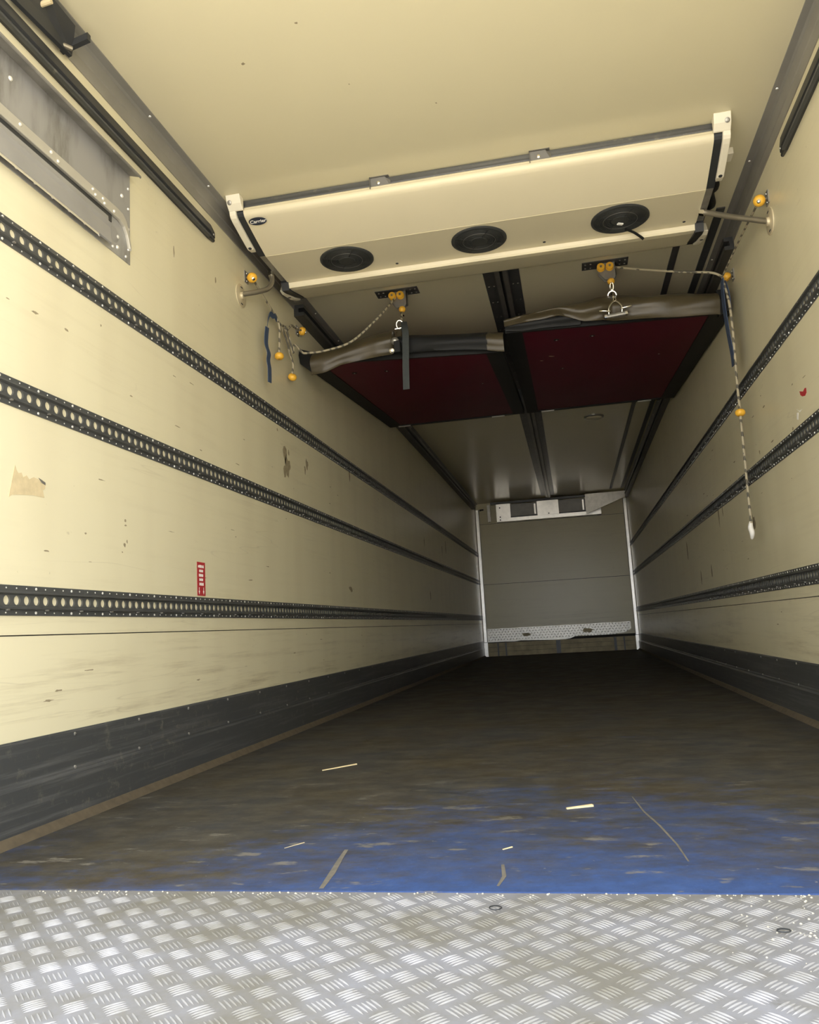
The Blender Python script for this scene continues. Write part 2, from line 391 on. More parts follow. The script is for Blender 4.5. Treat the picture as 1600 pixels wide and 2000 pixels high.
# aluminium tread plate sill
tp = struct(MB().box((XL, Y0, -0.004), (XR, YT, 0.0)).build('trim_4', 'tread'), 'aluminium tread plate sill at the open end')
bars = MB()
PX, PY = 0.0645, 0.0634
def bar(cx, cy, ang):
    dx, dy = math.cos(ang), math.sin(ang); nx, ny = -dy, dx; h = 0.0019; V = []
    for t, wdt, hh in ((-0.0165, 0.0003, 0.0), (-0.010, 0.0012, 0.75), (0, 0.0016, 1), (0.010, 0.0012, 0.75), (0.0165, 0.0003, 0.0)):
        for q, hz in ((-1, 0), (0, hh), (1, 0)):
            V.append((cx + dx * t + nx * wdt * q, cy + dy * t + ny * wdt * q, h * hz + 0.0001))
    F = []
    for i in range(4):
        for k in range(2): F.append((3 * i + k, 3 * i + k + 1, 3 * i + k + 4, 3 * i + k + 3))
    bars.add(V, F)
for i in range(-22, 20):
    for j in range(-6, 9):
        for (ox, oy, a) in ((0.1085, 1.2937, PI / 4), (0.1405, 1.2612, -PI / 4)):
            cx, cy = ox + PX * i, oy + PY * j
            if not (XL + 0.03 < cx < XR - 0.03 and Y0 + 0.02 < cy < YT - 0.004): continue
            for k in range(-2, 3):
                d = k * 0.0074; n_ = a + PI / 2
                if cy + math.sin(n_) * d > YT - 0.012: continue
                bar(cx + math.cos(n_) * d, cy + math.sin(n_) * d, a)
bars.build('raised_tread_bars', 'tread_bar', tp, smooth=60, kind='stuff')

# nose wall
wf = struct(MB().box((XL, L, 0.0), (XR, L + 0.08, H)).build('wall_front', 'seal_dark'), 'cream nose wall at the far end')
MB().box((XL + 0.05, L - 0.012, 1.190), (XR - 0.05, L, 2.200)).build('panel', 'wall', wf)
MB().box((XL + 0.05, L - 0.012, 0.262), (XR - 0.05, L, 1.184)).build('panel', 'wall', wf)
MB().box((XL, L - 0.010, 2.206), (XR, L, H)).build('panel', 'wall', wf)
for nm, x0, x1, lb in (('trim_5', XL, XL + 0.065, 'pale corner post of the nose wall on the hatch side'), ('trim_6', XR - 0.06, XR, 'pale corner post of the nose wall away from the hatch')):
    pst = struct(MB().sweep([(0, 0), (1, 0), (1, 0.6), (0.85, 1), (0.15, 1), (0, 0.6)], lambda p, t: (x0 + (x1 - x0) * p[0], L - 0.012 - 0.03 * p[1], t), 0.24, 2.45).build(nm, 'alu_bright'), lb)
    MB().box((x0, L - 0.05, 0.004), (x1, L - 0.012, 0.232)).build('post_foot', 'alu_bright', pst)

# ------------------------------------------------------------------ cargo rails
def rail(x, s, z, label, grp):
    h = 0.083; yA, yB, yH = Y0 + 0.02, L - 0.07, 9.6; P = 0.0415; nb = 16
    t = thing('cargo_rail', label, 'cargo rail', (x, 6.5, z), grp)
    a = MB()
    def fn(p, y): return (x + s * p[0], y, z + p[1])
    lower = [(0, 0), (0.003, 0), (0.003, 0.0155), (0.0135, 0.0175), (0.0145, 0.0225), (0.0060, 0.0260), (0.0, 0.0260)]
    upper = [(p[0], h - p[1]) for p in lower][::-1]
    b = MB().sweep(lower, fn, yA, yB).sweep(upper, fn, yA, yB); b.build('flange', 'rail', t, smooth=35)
    wb = MB(); zc = h / 2; hh = h / 2 - 0.0262; dw = 0.0055; R = 0.0134
    y = yA
    ncell = int((yH - yA) / P)
    for i in range(ncell):
        yc = yA + (i + 0.5) * P; V = []
        for k in range(nb):
            an = 2 * PI * k / nb; c, s_ = math.cos(an), math.sin(an); m = min((P / 2) / max(abs(c), 1e-6), hh / max(abs(s_), 1e-6))
            V += [fn((dw, zc + s_ * m), yc + c * m), fn((dw, zc + s_ * R), yc + c * R), fn((0.0002, zc + s_ * R), yc + c * R)]
        F = []
        for k in range(nb):
            j = (k + 1) % nb; F += [(3 * k, 3 * j, 3 * j + 1, 3 * k + 1), (3 * k + 1, 3 * j + 1, 3 * j + 2, 3 * k + 2)]
        # corner fillers
        for qc, qs in ((1, 1), (-1, 1), (-1, -1), (1, -1)):
            i0 = len(V); V.append(fn((dw, zc + qs * hh), yc + qc * P / 2))
            ks = [k for k in range(nb) if math.cos(2 * PI * (k + .5) / nb) * qc > 0 and math.sin(2 * PI * (k + .5) / nb) * qs > 0]
            for k in ks:
                j = (k + 1) % nb
                F.append((3 * k, 3 * j, i0))
        wb.add(V, F)
    yE = yA + ncell * P
    wb.box(tuple(min(u, v) for u, v in zip(fn((0, zc - hh), yE), fn((dw, zc + hh), yB))), tuple(max(u, v) for u, v in zip(fn((0, zc - hh), yE), fn((dw, zc + hh), yB))))
    wb.build('perforated_web', 'rail', t)
    rv = MB(); tb = MB(); i = 0; y = yA + P / 2
    while y < 10.5:
        big = i % 4 == 1
        r = 0.0046 if big else 0.0026
        for zz in (0.008, h - 0.008):
            rv.lathe([(r, -0.0005), (r * 0.85, r * 0.35), (r * 0.3, r * 0.5)], fn((0.003, zz), y), (s, 0, 0), 6)
        if i % 4 == 2: tb.obox(fn((0.0095, 0.0175), y), (0.0035, 0, 0), (0, 0.0042, 0), (s * 0.0, 0, 0.0045))
        y += P; i += 1
    rv.build('rivet_row', 'rivet', t, kind='stuff')
    tb.build('lock_tab_row', 'galv', t, kind='stuff')
    return t
for z, nm in ((1.650, 'topmost'), (1.183, 'middle'), (0.600, 'lowest')):
    rail(XL, 1, z, nm + ' perforated dark cargo rail on the wall with the metal hatch', 'cargo rails')
for z, nm in ((1.650, 'topmost'), (1.176, 'middle'), (0.596, 'lowest')):
    rail(XR, -1, z, nm + ' perforated dark cargo rail on the wall opposite the hatch', 'cargo rails')

# ------------------------------------------------------------------ aluminium hatch on the left wall
t = thing('vent_hatch', 'dented aluminium vent hatch with a riveted deflector high on the wall', 'hatch', (XL, 1.9, 1.885))
def wp(d, y, z): return (XL + d, y, z)
MB().box(wp(0, 1.12, 1.886), wp(0.003, 2.556, 2.245)).build('back_plate', 'hatch_plate', t)
MB().sweep([(0, 2.246), (0.052, 2.229), (0.052, 2.222), (0.048, 2.220), (0.046, 2.226), (0, 2.240)], lambda p, y: wp(p[0], y, p[1]), 1.12, 2.553).build('drip_flange', 'alu_dirty', t)
# strap with rounded end
e = [(1.12, 2.019), (1.12, 2.052)]
arc = [(2.455, 2.056), (2.49, 2.052), (2.515, 2.035), (2.53, 2.005), (2.545, 1.955), (2.548, 1.935), (2.538, 1.94), (2.52, 1.985), (2.50, 2.008), (2.47, 2.018)]
sb = MB().poly([wp(0.003, *q) for q in e + arc], (0.012, 0, 0)).build('strap', 'alu_pale', t, bevel=0.002)
r = MB()
for y, z in ((2.075, 2.04), (2.11, 2.03), (2.30, 2.042), (2.315, 2.03), (2.36, 2.04), (2.37, 2.028), (2.43, 2.03), (1.93, 2.04)):
    r.lathe([(0.006, 0), (0.005, 0.003), (0.002, 0.0045)], wp(0.015, y, z), (1, 0, 0), 8)
r.build('rivet_row', 'rivet', sb, kind='stuff')
MB().box(wp(0.003, 1.12, 1.990), wp(0.006, 2.43, 2.017)).build('gap_shade_strip', 'black_bar', t)  # black strip stands in for the shaded gap between strap and deflector
MB().sweep([(0.003, 1.988), (0.018, 1.990), (0.020, 1.972), (0.029, 1.962), (0.026, 1.945), (0.031, 1.888), (0.026, 1.885), (0.014, 1.950), (0.003, 1.955)], lambda p, y: wp(p[0], y, p[1]), 1.12, 2.388).build('deflector', 'alu', t)
MB().box(wp(0.027, 1.12, 1.881), wp(0.0325, 2.310, 1.885)).build('deflector_edge', 'alu_bright', t)
r = MB()
for y in [1.25 + 0.085 * k for k in range(16)]: r.lathe([(0.0055, 0), (0.0045, 0.003), (0.002, 0.004)], wp(0.003, y, 1.905), (1, 0, 0), 8)
for z in (1.94, 2.02, 2.10, 2.18): r.lathe([(0.0055, 0), (0.0045, 0.003), (0.002, 0.004)], wp(0.003, 2.543, z), (1, 0, 0), 8)
for y, z in ((1.90, 2.17), (2.50, 2.13), (2.47, 1.955), (2.47, 1.915)): r.lathe([(0.008, 0), (0.0065, 0.0035), (0.003, 0.005)], wp(0.003, y, z), (1, 0, 0), 10)
r.build('rivet_row', 'rivet', t, kind='stuff')
MB().lathe([(0.03, 0), (0.02, 0.002), (0.008, 0.003)], wp(0.003, 2.45, 1.955), (1, 0, 0), 14).build('dimple', 'alu', t, smooth=60)

# black door guide bars
def guide(x, s, y1, label):
    t = thing('door_guide_bar', label, 'guide bar', (x, 2.0, 2.345), 'door guide bars')
    prof = [(0, 2.388), (0.017, 2.386), (0.022, 2.378), (0.022, 2.348), (0.016, 2.342), (0.020, 2.330), (0.014, 2.320), (0, 2.320)]
    def fn(p, y): return (x + s * p[0], y, p[1])
    b = MB().sweep(prof, fn, Y0, y1 - 0.06)
    n = len(prof); A = [fn(p, y1 - 0.06) for p in prof]; B = [fn((p[0] * 0.55, 2.352 + (p[1] - 2.352) * 0.75), y1) for p in prof]
    b.add(A + B, [(i, (i + 1) % n, n + (i + 1) % n, n + i) for i in range(n)] + [tuple(range(n, 2 * n))])
    b.build('bar', 'black_bar', t, smooth=40)
    lp = MB().sweep([(0.016, 2.331), (0.026, 2.326), (0.024, 2.320), (0.012, 2.317)], fn, Y0, y1 - 0.07); lp.build('lip', 'kick', t)
    MB().lathe([(0.006, 0), (0.005, 0.003), (0.002, 0.004)], fn((0.016, 2.352), y1 - 0.025), (s, 0, 0), 8).build('bolt', 'galv', t)
    return t
guide(XL, 1, 3.28, 'long black door guide bar running above the metal hatch')
guide(XR, -1, 3.31, 'long black door guide bar on the wall opposite the hatch')
t = thing('door_bracket', 'black steel door roller bracket clamped over the guide bar', 'bracket', (XL, 2.05, 2.42))
MB().poly([wp(0.02, 1.86, 2.40), wp(0.02, 2.155, 2.425), wp(0.055, 2.12, 2.50), wp(0.055, 1.97, 2.505), wp(0.03, 1.86, 2.50)], (0.012, 0, 0.004)).build('plate', 'black_bar', t)
MB().obox(wp(0.05, 2.145, 2.463), (0.05, 0, 0.012), (0, 0.009, 0), (0, 0, 0.012)).build('arm', 'black_bar', t)
MB().obox(wp(0.05, 1.93, 2.512), (0.035, 0, 0.01), (0, 0.05, 0), (0, 0, 0.010)).build('clamp', 'black_bar', t)
MB().cyl(wp(0.035, 1.985, 2.475), wp(0.075, 1.985, 2.48), 0.009, 10).build('bolt', 'tan', t)
MB().cyl(wp(0.02, 2.10, 2.437), wp(0.045, 2.135, 2.437), 0.008, 8).build('pin', 'steel', t)

# ------------------------------------------------------------------ ceiling cooling unit
UX, UH, FY = -0.045, 1.055, 3.766
t = thing('ceiling_evaporator', 'wide cream ceiling cooling unit with three round black fans', 'cooling unit', (UX, 3.8, H))
xa, xb = UX - UH, UX + UH
def uf(p, x): return (x, p[0], H - p[1])
front = [(3.352, 0.046), (3.342, 0.052), (3.338, 0.062), (3.341, 0.073), (3.350, 0.083), (3.365, 0.090), (3.40, 0.101), (3.50, 0.130), (3.612, 0.1585)]
th = 0.012
fp = MB().sweep(front + [(p[0] + 0.006, p[1] - th) for p in front[::-1]], uf, xa, xb).build('front_panel', 'unit', t, smooth=40)
bp_ = MB().sweep([(3.615, 0.160), (3.946, 0.160), (3.946, 0.148), (3.615, 0.148)], uf, xa, xb).build('bottom_panel', 'unit', t)
MB().sweep([(3.938, 0.1605), (3.944, 0.176), (3.9445, 0.188), (3.953, 0.188), (3.953, 0.1605)], uf, xa + 0.002, xb - 0.002).build('lip', 'unit', t)
MB().sweep([(3.954, 0.184), (3.99, 0.182), (4.22, 0.128), (4.265, 0.112), (4.285, 0.095), (4.288, 0.05), (4.275, 0.05), (4.27, 0.09), (4.25, 0.103), (4.21, 0.118), (3.99, 0.172), (3.954, 0.174)], uf, xa, xb).build('rear_panel', 'unit', t)
MB().sweep([(3.40, 0.0), (3.40, 0.075), (3.62, 0.145), (3.95, 0.145), (4.25, 0.095), (4.25, 0.0)], uf, xa + 0.01, xb - 0.01).build('core_housing', 'unit_dark', t)
MB().sweep([(3.352, 0.004), (3.352, 0.030), (3.362, 0.044), (3.398, 0.044), (3.398, 0.004)], uf, xa - 0.02, xb + 0.02).build('top_gasket', 'kick', t)
tn = MB().poly([(xa + 0.0, 3.618, H - 0.1605), (xa + 0.34, 3.618, H - 0.1605), (xa + 0.34, 3.6195, H - 0.1605), (xa, 3.6195, H - 0.1605)], (0, 0, 0.001))
# end trims
for s, xe in ((-1, xa), (1, xb)):
    a, b_ = sorted((xe - s * 0.004, xe + s * 0.036))
    ins = lambda L_, k: [(p[0] + k, p[1] - k * 0.8) for p in L_]
    dk = ins(front, 0.004)
    MB().sweep(dk + [(3.64, 0.06), (3.37, 0.03)], uf, a, b_).build('end_trim', 'unit_dark', t)
    MB().sweep([(3.925, 0.163), (3.944, 0.199), (3.99, 0.192), (4.15, 0.150), (4.27, 0.109), (4.25, 0.05), (3.95, 0.08)], uf, a, b_).build('end_trim', 'unit_dark', t)
    MB().sweep([(3.60, 0.150), (3.93, 0.150), (3.93, 0.06), (3.60, 0.06)], uf, a, b_).build('end_plate', 'galv', t)
    # white hanger brackets
    a2, b2 = sorted((xe + s * 0.034, xe + s * 0.066)); a3, b3 = sorted((xe - s * 0.004, xe + s * 0.066))
    hb = MB().sweep([(3.285, 0.004), (3.300, 0.040), (3.325, 0.062), (3.335, 0.062), (3.335, 0.0), (3.285, 0.0)], uf, a3, b3).build('hanger_bracket', 'unit_white', t, bevel=0.003)
    arm = [(3.325, 0.058), (3.330, 0.078), (3.342, 0.090), (3.365, 0.100), (3.46, 0.128), (3.545, 0.150), (3.590, 0.142), (3.56, 0.115), (3.46, 0.100), (3.37, 0.07), (3.345, 0.045)]
    MB().sweep(arm, uf, a2, b2).build('arm', 'unit_white', hb, bevel=0.004)
    MB().lathe([(0.011, 0), (0.010, 0.003), (0.004, 0.005)], (xe + s * 0.050, 3.296, H - 0.034), (0, -0.85, -0.5), 12).build('bolt', 'galv', hb)
    MB().lathe([(0.009, 0), (0.008, 0.002), (0.003, 0.003)], (xe + s * 0.050, 3.535, H - 0.147), (0, -0.25, -1), 10).build('bolt', 'unit_dark', hb)
    rb = MB().sweep([(3.985, 0.178), (4.02, 0.185), (4.16, 0.158), (4.255, 0.125), (4.24, 0.09), (4.02, 0.12)], uf, a2, b2).build('rear_bracket', 'unit_white', t, bevel=0.006)
    MB().lathe([(0.009, 0), (0.008, 0.002), (0.003, 0.003)], (xe + s * 0.050, 4.10, H - 0.170), (0, 0.25, -1), 10).build('bolt', 'unit_dark', rb)
    cl = MB().obox((xe + s * 0.050, 3.40, H - 0.02), (0.015, 0, 0), (0, 0.05, 0), (0, 0, 0.02)); cl.build('clamp_block', 'galv', t)
# front ceiling clips
for x in (-0.44, 0.285):
    c = MB().box((x - 0.045, 3.335, H - 0.003), (x + 0.045, 3.40, H)); c.box((x - 0.045, 3.335, H - 0.055), (x - 0.042, 3.40, H))
    c.poly([(x - 0.045, 3.352, H - 0.05), (x + 0.05, 3.352, H - 0.05), (x + 0.05, 3.352, H - 0.02), (x + 0.025, 3.345, H - 0.002), (x - 0.045, 3.345, H - 0.002)], (0, -0.003, 0))
    cc = c.build('mounting_clip', 'track_grey', t)
    MB().lathe([(0.009, 0), (0.008, 0.004), (0.003, 0.006)], (x - 0.005, 3.345, H - 0.028), (0, -1, -0.1), 8).build('bolt', 'chrome', cc)
# fans
for i, fx in enumerate((UX - 0.675, UX + 0.004, UX + 0.684)):
    R = 0.137
    prof = [(R, 0), (R, 0.005), (R - 0.006, 0.009)]
    rr = R - 0.012; k = 0
    while rr > 0.045:
        prof += [(rr, 0.010), (rr - 0.0035, 0.010), (rr - 0.0038, 0.007), (rr - 0.006, 0.007)]; rr -= 0.0085
    prof += [(0.042, 0.011), (0.040, 0.013), (0.02, 0.013), (0.004, 0.013)]
    g = MB().lathe(prof, (fx, FY, H - 0.160), (0, 0, -1), 40).build('fan_grille', 'grille', t)
    for q in range(4):
        a = q * PI / 2 + 0.5; c, s_ = math.cos(a), math.sin(a)
        MB().obox((fx + c * 0.083, FY + s_ * 0.083, H - 0.1695), (c * 0.042, s_ * 0.042, 0), (-s_ * 0.003, c * 0.003, 0), (0, 0, 0.0015)).build('spoke', 'grille', g)
    MB().ring((fx, FY, H - 0.1706), (1, 0, 0), (0, 1, 0), 0.080, 0.080, 0.0011, 36, 5).build('guard_ring', 'track_grey', g)
    if i == 2:
        MB().obox((fx + 0.0, FY + 0.015, H - 0.180), (0.012, 0.006, 0), (-0.0035, 0.006, 0), (0, 0, 0.003)).build('tape_scrap', 'white', t)
        MB().tube(spline([(fx + 0.03, FY + 0.085, H - 0.176), (fx + 0.07, FY + 0.12, H - 0.181), (fx + 0.108, FY + 0.168, H - 0.188), (fx + 0.12, FY + 0.178, H - 0.196)], 5), 0.007, 6).build('cable_stub', 'black', t, smooth=60)
for x in (UX - 0.44, UX + 0.32, xb - 0.06): MB().lathe([(0.008, 0), (0.007, 0.002), (0.003, 0.003)], (x, 3.895, H - 0.160), (0, 0, -1), 8).build('screw', 'unit_dark', bp_)
# badge on the sloped front panel
nrm = Vector((0, -0.068 * 4, -1.0)); nrm = Vector((0, -0.27, -1.0)).normalized(); bx = Vector((1, 0, 0)); by = nrm.cross(bx)
bc = Vector((-1.045, 3.378, H - 0.0985)) + nrm * 0.002
bd = MB().poly([bc + bx * (0.044 * math.cos(2 * PI * k / 32)) + by * (0.024 * math.sin(2 * PI * k / 32)) for k in range(32)], nrm * 0.002).build('brand_badge', 'badge', t)
mw = Matrix(((bx.x, by.x, nrm.x, 0), (bx.y, by.y, nrm.y, 0), (bx.z, by.z, nrm.z, 0), (0, 0, 0, 1))); mw.translation = bc + nrm * 0.0025
text_part('lettering', 'Carrier', 0.027, 'white', bd, mw, 0.28, 0.0004)

# drain pipes to the walls
def drain(pts, flange, ax, label):
    t = thing('drain_pipe', label, 'drain pipe', flange, 'drain pipes of the cooling unit')
    p = MB().tube(spline(pts, 8), 0.013, 12).build('pipe', 'steel', t, smooth=60)
    fl_ = MB().lathe([(0.060, 0), (0.060, 0.004), (0.054, 0.006), (0.020, 0.007), (0.019, 0.018), (0.012, 0.018)], flange, ax, 28).build('wall_flange', 'rim', t, smooth=35)
    MB().lathe([(0.017, -0.012), (0.017, 0.012)], pts[0], Vector(pts[1]) - Vector(pts[0]), 6).build('hose_clamp', 'chrome', t)
    for dz in (0.043, -0.043): MB().obox(Vector(flange) + Vector(ax) * 0.0062 + Vector((0, 0, dz)), Vector(ax) * 0.001, (0, 0.011, 0), (0, 0, 0.003)).build('slot', 'unit_dark', fl_)
drain([(-1.142, 3.80, 2.388), (-1.135, 3.79, 2.345), (-1.14, 3.74, 2.285), (-1.165, 3.655, 2.235), (-1.222, 3.585, 2.200)], (XL, 3.592, 2.196), (1, 0, 0), 'short bent drain pipe from the cooling unit into the hatch-side wall')
drain([(1.022, 3.805, 2.385), (1.06, 3.785, 2.362), (1.15, 3.70, 2.282), (1.252, 3.607, 2.20)], (XR, 3.607, 2.199), (-1, 0, 0), 'straight drain pipe from the cooling unit into the wall opposite the hatch')
t = thing('junction_box', 'small pale cable box screwed to the ceiling beside the cooling unit', 'cable box', (1.085, 3.60, H - 0.04))
MB().box((1.055, 3.565, H - 0.032), (1.135, 3.635, H)).build('housing', 'unit_white', t, bevel=0.004)
MB().tube(spline([(1.075, 3.57, H - 0.02), (1.085, 3.50, H - 0.03), (1.068, 3.45, H - 0.03)], 5), 0.009, 8).build('cable', 'black', t, smooth=60)
tag(MB().tube(spline([(1.062, 3.68, H - 0.05), (1.085, 3.76, H - 0.07), (1.075, 3.84, H - 0.06), (1.095, 3.93, H - 0.075), (1.075, 4.02, H - 0.05), (1.06, 4.07, H - 0.08)], 6), 0.017, 8).build('cable_loom', 'black', smooth=60), 'black cable loom lying along the end of the cooling unit', 'cable')

# ------------------------------------------------------------------ ceiling tracks and strips
t = thing('ceiling_track', 'wide dark centre track with a slotted channel along the ceiling', 'ceiling track', (0.01, 8.7, H))
MB().box((-0.095, 4.18, H - 0.006), (0.118, 13.1, H)).build('backing_plate', 'rail', t)
ch = MB()
for a, b_ in ((-0.022, -0.012), (0.042, 0.052)): ch.box((a, 4.2, H - 0.040), (b_, 13.1, H - 0.006))
ch.box((-0.022, 4.2, H - 0.044), (0.006, 13.1, H - 0.038)); ch.box((0.024, 4.2, H - 0.044), (0.052, 13.1, H - 0.038))
ch.build('slotted_channel', 'track_grey', t)
r = MB(); y = 4.45
while y < 9.5:
    for x in (-0.075, -0.045, 0.072, 0.10): r.lathe([(0.006, 0), (0.005, 0.002), (0.002, 0.003)], (x, y, H - 0.006), (0, 0, -1), 6)
    y += 0.25
r.build('rivet_row', 'galv', t, kind='stuff')
for x0, x1, lb in ((0.982, 1.020, 'thin dark ceiling strip nearest the centre track'), (1.155, 1.197, 'thin dark ceiling strip beside the coving angle')):
    tag(MB().box((x0, 4.12, H - 0.007), (x1, 13.0, H)).build('ceiling_strip', 'rail'), lb, 'ceiling strip', 'thin ceiling strips')
for x, s, lb in ((XL, 1, 'black bulkhead track high on the wall with the hatch'), (XR, -1, 'black bulkhead track high on the wall opposite the hatch')):
    prof = [(0.0, 2.470), (0.062, 2.470), (0.062, 2.448), (0.028, 2.448), (0.028, 2.422), (0.062, 2.422), (0.062, 2.400), (0.0, 2.400)]
    if s < 0: prof = [(p[0] * 0.8, p[1]) for p in prof]
    tag(MB().sweep(prof, lambda p, y: (x + s * (p[0] + 0.001), y, p[1]), 4.40 if s > 0 else 4.30, 13.0).build('bulkhead_track', 'black_bar'), lb, 'wall track', 'bulkhead tracks')
t = thing('ceiling_lamp', 'small oval ceiling lamp beyond the raised bulkhead', 'lamp', (0.632, 8.22, H))
MB().lathe([(0.10, 0), (0.10, 0.012), (0.09, 0.016)], (0.632, 8.22, H), (0, 0, -1), 24).build('base', 'galv', t, smooth=40)
MB().lathe([(0.085, 0.014), (0.07, 0.026), (0.04, 0.033), (0.005, 0.035)], (0.632, 8.22, H), (0, 0, -1), 24).build('lens', 'lens', t, smooth=60)

# ------------------------------------------------------------------ raised bulkhead panels
NY, FYB = 4.50, 6.93
def panel(xo, xi, zo, zi, zf, label, bolts, dashes):
    t = thing('cargo_bulkhead', label, 'bulkhead', ((xo + xi) / 2, 5.7, zf), 'raised bulkhead panels')
    def zz(x, y):
        u_ = (x - xi) / (xo - xi); v_ = (y - NY) / (FYB - NY); zn = zi + (zo - zi) * u_; return zn + (zf - zn) * v_
    def slab(mb, x0, x1, y0, y1, dn, up):
        x0, x1 = min(x0, x1), max(x0, x1)
        mb.hexa([(x, y, zz(x, y) - dn) for x, y in ((x0, y0), (x1, y0), (x1, y1), (x0, y1))] + [(x, y, zz(x, y) + up) for x, y in ((x0, y0), (x1, y0), (x1, y1), (x0, y1))]); return mb
    s = 1 if xo > xi else -1
    slab(MB(), xi + s * 0.095, xo - s * 0.108, NY + 0.02, FYB - 0.05, 0, 0.045).build('board', 'maroon', t)
    slab(MB(), xo - s * 0.110, xo, NY, FYB, 0.004, 0.05).build('edge_seal', 'black', t)
    slab(MB(), xi, xi + s * 0.097, NY, FYB, 0.004, 0.05).build('edge_seal', 'black', t)
    slab(MB(), xi + s * 0.097, xo - s * 0.110, NY, NY + 0.022, 0.004, 0.05).build('edge_seal', 'black', t)
    slab(MB(), xi + s * 0.097, xo - s * 0.110, FYB - 0.055, FYB, 0.006, 0.05).build('edge_seal', 'black', t)
    for x, y in bolts:
        b_ = MB().lathe([(0.018, 0), (0.016, 0.003), (0.005, 0.004)], (x, y, zz(x, y)), (0, 0, -1), 12).build('washer', 'black', t)
        MB().lathe([(0.006, 0.003), (0.005, 0.006), (0.002, 0.007)], (x, y, zz(x, y)), (0, 0, -1), 8).build('screw', 'galv', b_)
    for x in dashes: MB().obox((x, FYB - 0.02, zz(x, FYB) - 0.009), (0.055, 0, 0), (0, 0.012, 0), (0, 0, 0.004)).build('hinge_leaf', 'alu_bright', t)
    xh = xo - s * 0.03
    MB().box((xh - 0.015, FYB - 0.10, zf + 0.04), (xh + 0.015, FYB - 0.04, 2.43)).build('hanger', 'black_bar', t)
    MB().box((xi + s * 0.02 - 0.01, FYB - 0.10, zf + 0.04), (xi + s * 0.02 + 0.01, FYB - 0.04, H - 0.04)).build('hanger', 'black_bar', t)
    return t, zz
def flap(t, name, mat, pts, seed, amp=0.012, nu=40, nv=9):
    # pts: (x, ztop, zbot, y) stations along the near edge
    rows = []
    for i in range(nu):
        u_ = i / (nu - 1) * (len(pts) - 1); k = min(int(u_), len(pts) - 2); f = u_ - k
        p = [a + (b_ - a) * f for a, b_ in zip(pts[k], pts[k + 1])]; row = []
        for j in range(nv):
            v_ = j / (nv - 1)
            y = p[3] - 0.030 * math.sin(PI * min(1, v_ * 1.15)) + 0.05 * (1 - v_) ** 3
            n_ = mnoise.noise(Vector((p[0] * 5 + seed, v_ * 2.6 + p[0] * 2.5, seed))) * amp
            row.append((p[0], y + n_, p[1] + (p[2] - p[1]) * v_ + 0.4 * n_ * math.sin(PI * v_)))
        rows.append(row)
    return MB().sheet(rows, 0.006, (0, 1, 0)).build(name, mat, t, smooth=70)
pl, zL = panel(XL + 0.012, -0.012, 2.132, 2.062, 2.325, 'maroon bulkhead panel with a dark strap hanging from its flap', [(-0.975, 4.80), (-0.765, 4.80), (-0.80, 5.5), (-0.75, 5.62), (-0.22, 5.4)], (-1.08, -0.24))
pr, zR = panel(XR - 0.015, 0.012, 2.13, 2.172, 2.325, 'maroon bulkhead panel with a chrome ring and shackle at its flap', [(0.51, 4.72), (0.30, 4.74), (0.95, 5.30), (0.33, 5.45)], (0.19, 1.0))
for x, y, a, b_ in ((0.27, 5.10, 0.022, 0.020), (0.20, 5.20, 0.012, 0.010)):
    MB().poly([(x + a * math.cos(q) * (1 + .3 * math.sin(3 * q)), y + b_ * math.sin(q), zR(x, y) - 0.0008) for q in [2 * PI * k / 9 for k in range(9)]], (0, 0, 0.001)).build('paint_chip', 'tan', pr)
flap(pl, 'flap', 'pvc', [(-1.140, 2.180, 2.030, 4.42), (-1.06, 2.195, 2.035, 4.42), (-0.96, 2.215, 2.072, 4.43), (-0.85, 2.238, 2.090, 4.44), (-0.74, 2.262, 2.098, 4.44), (-0.65, 2.275, 2.105, 4.45), (-0.625, 2.22, 2.14, 4.46)], 3.1, 0.022)
flap(pl, 'flap', 'black', [(-0.62, 2.235, 2.115, 4.46), (-0.54, 2.232, 2.108, 4.46), (-0.40, 2.215, 2.100, 4.45), (-0.22, 2.198, 2.083, 4.45), (-0.09, 2.186, 2.065, 4.45)], 8.4, 0.012)
flap(pl, 'flap', 'pvc', [(-0.095, 2.186, 2.062, 4.445), (-0.05, 2.182, 2.050, 4.445), (0.002, 2.174, 2.040, 4.445)], 1.4, 0.008, 8)
MB().sheet([[(-1.222, 4.46, 2.215), (-1.222, 4.44, 2.17), (-1.222, 4.46, 2.125)], [(-1.135, 4.46, 2.185), (-1.135, 4.43, 2.12), (-1.135, 4.46, 2.05)]], 0.03, (0, 1, 0)).build('corner_seal', 'black', pl)
flap(pr, 'flap', 'black', [(0.016, 2.235, 2.170, 4.47), (0.12, 2.240, 2.160, 4.47), (0.30, 2.25, 2.160, 4.47), (0.44, 2.26, 2.155, 4.47)], 5.0, 0.008, 20)
flap(pr, 'flap', 'pvc', [(0.012, 2.243, 2.186, 4.445), (0.10, 2.256, 2.195, 4.44), (0.32, 2.277, 2.214, 4.44), (0.45, 2.292, 2.165, 4.44), (0.56, 2.306, 2.156, 4.44), (0.62, 2.308, 2.148, 4.46), (0.70, 2.298, 2.134, 4.44), (0.90, 2.270, 2.115, 4.43), (1.05, 2.256, 2.108, 4.43), (1.178, 2.240, 2.100, 4.43)], 2.2, 0.020, 60)
MB().sheet([[(1.175, 4.46, 2.25), (1.175, 4.44, 2.18), (1.175, 4.46, 2.10)], [(1.235, 4.46, 2.25), (1.235, 4.44, 2.20), (1.235, 4.46, 2.13)]], 0.03, (0, 1, 0)).build('corner_seal', 'black', pr)

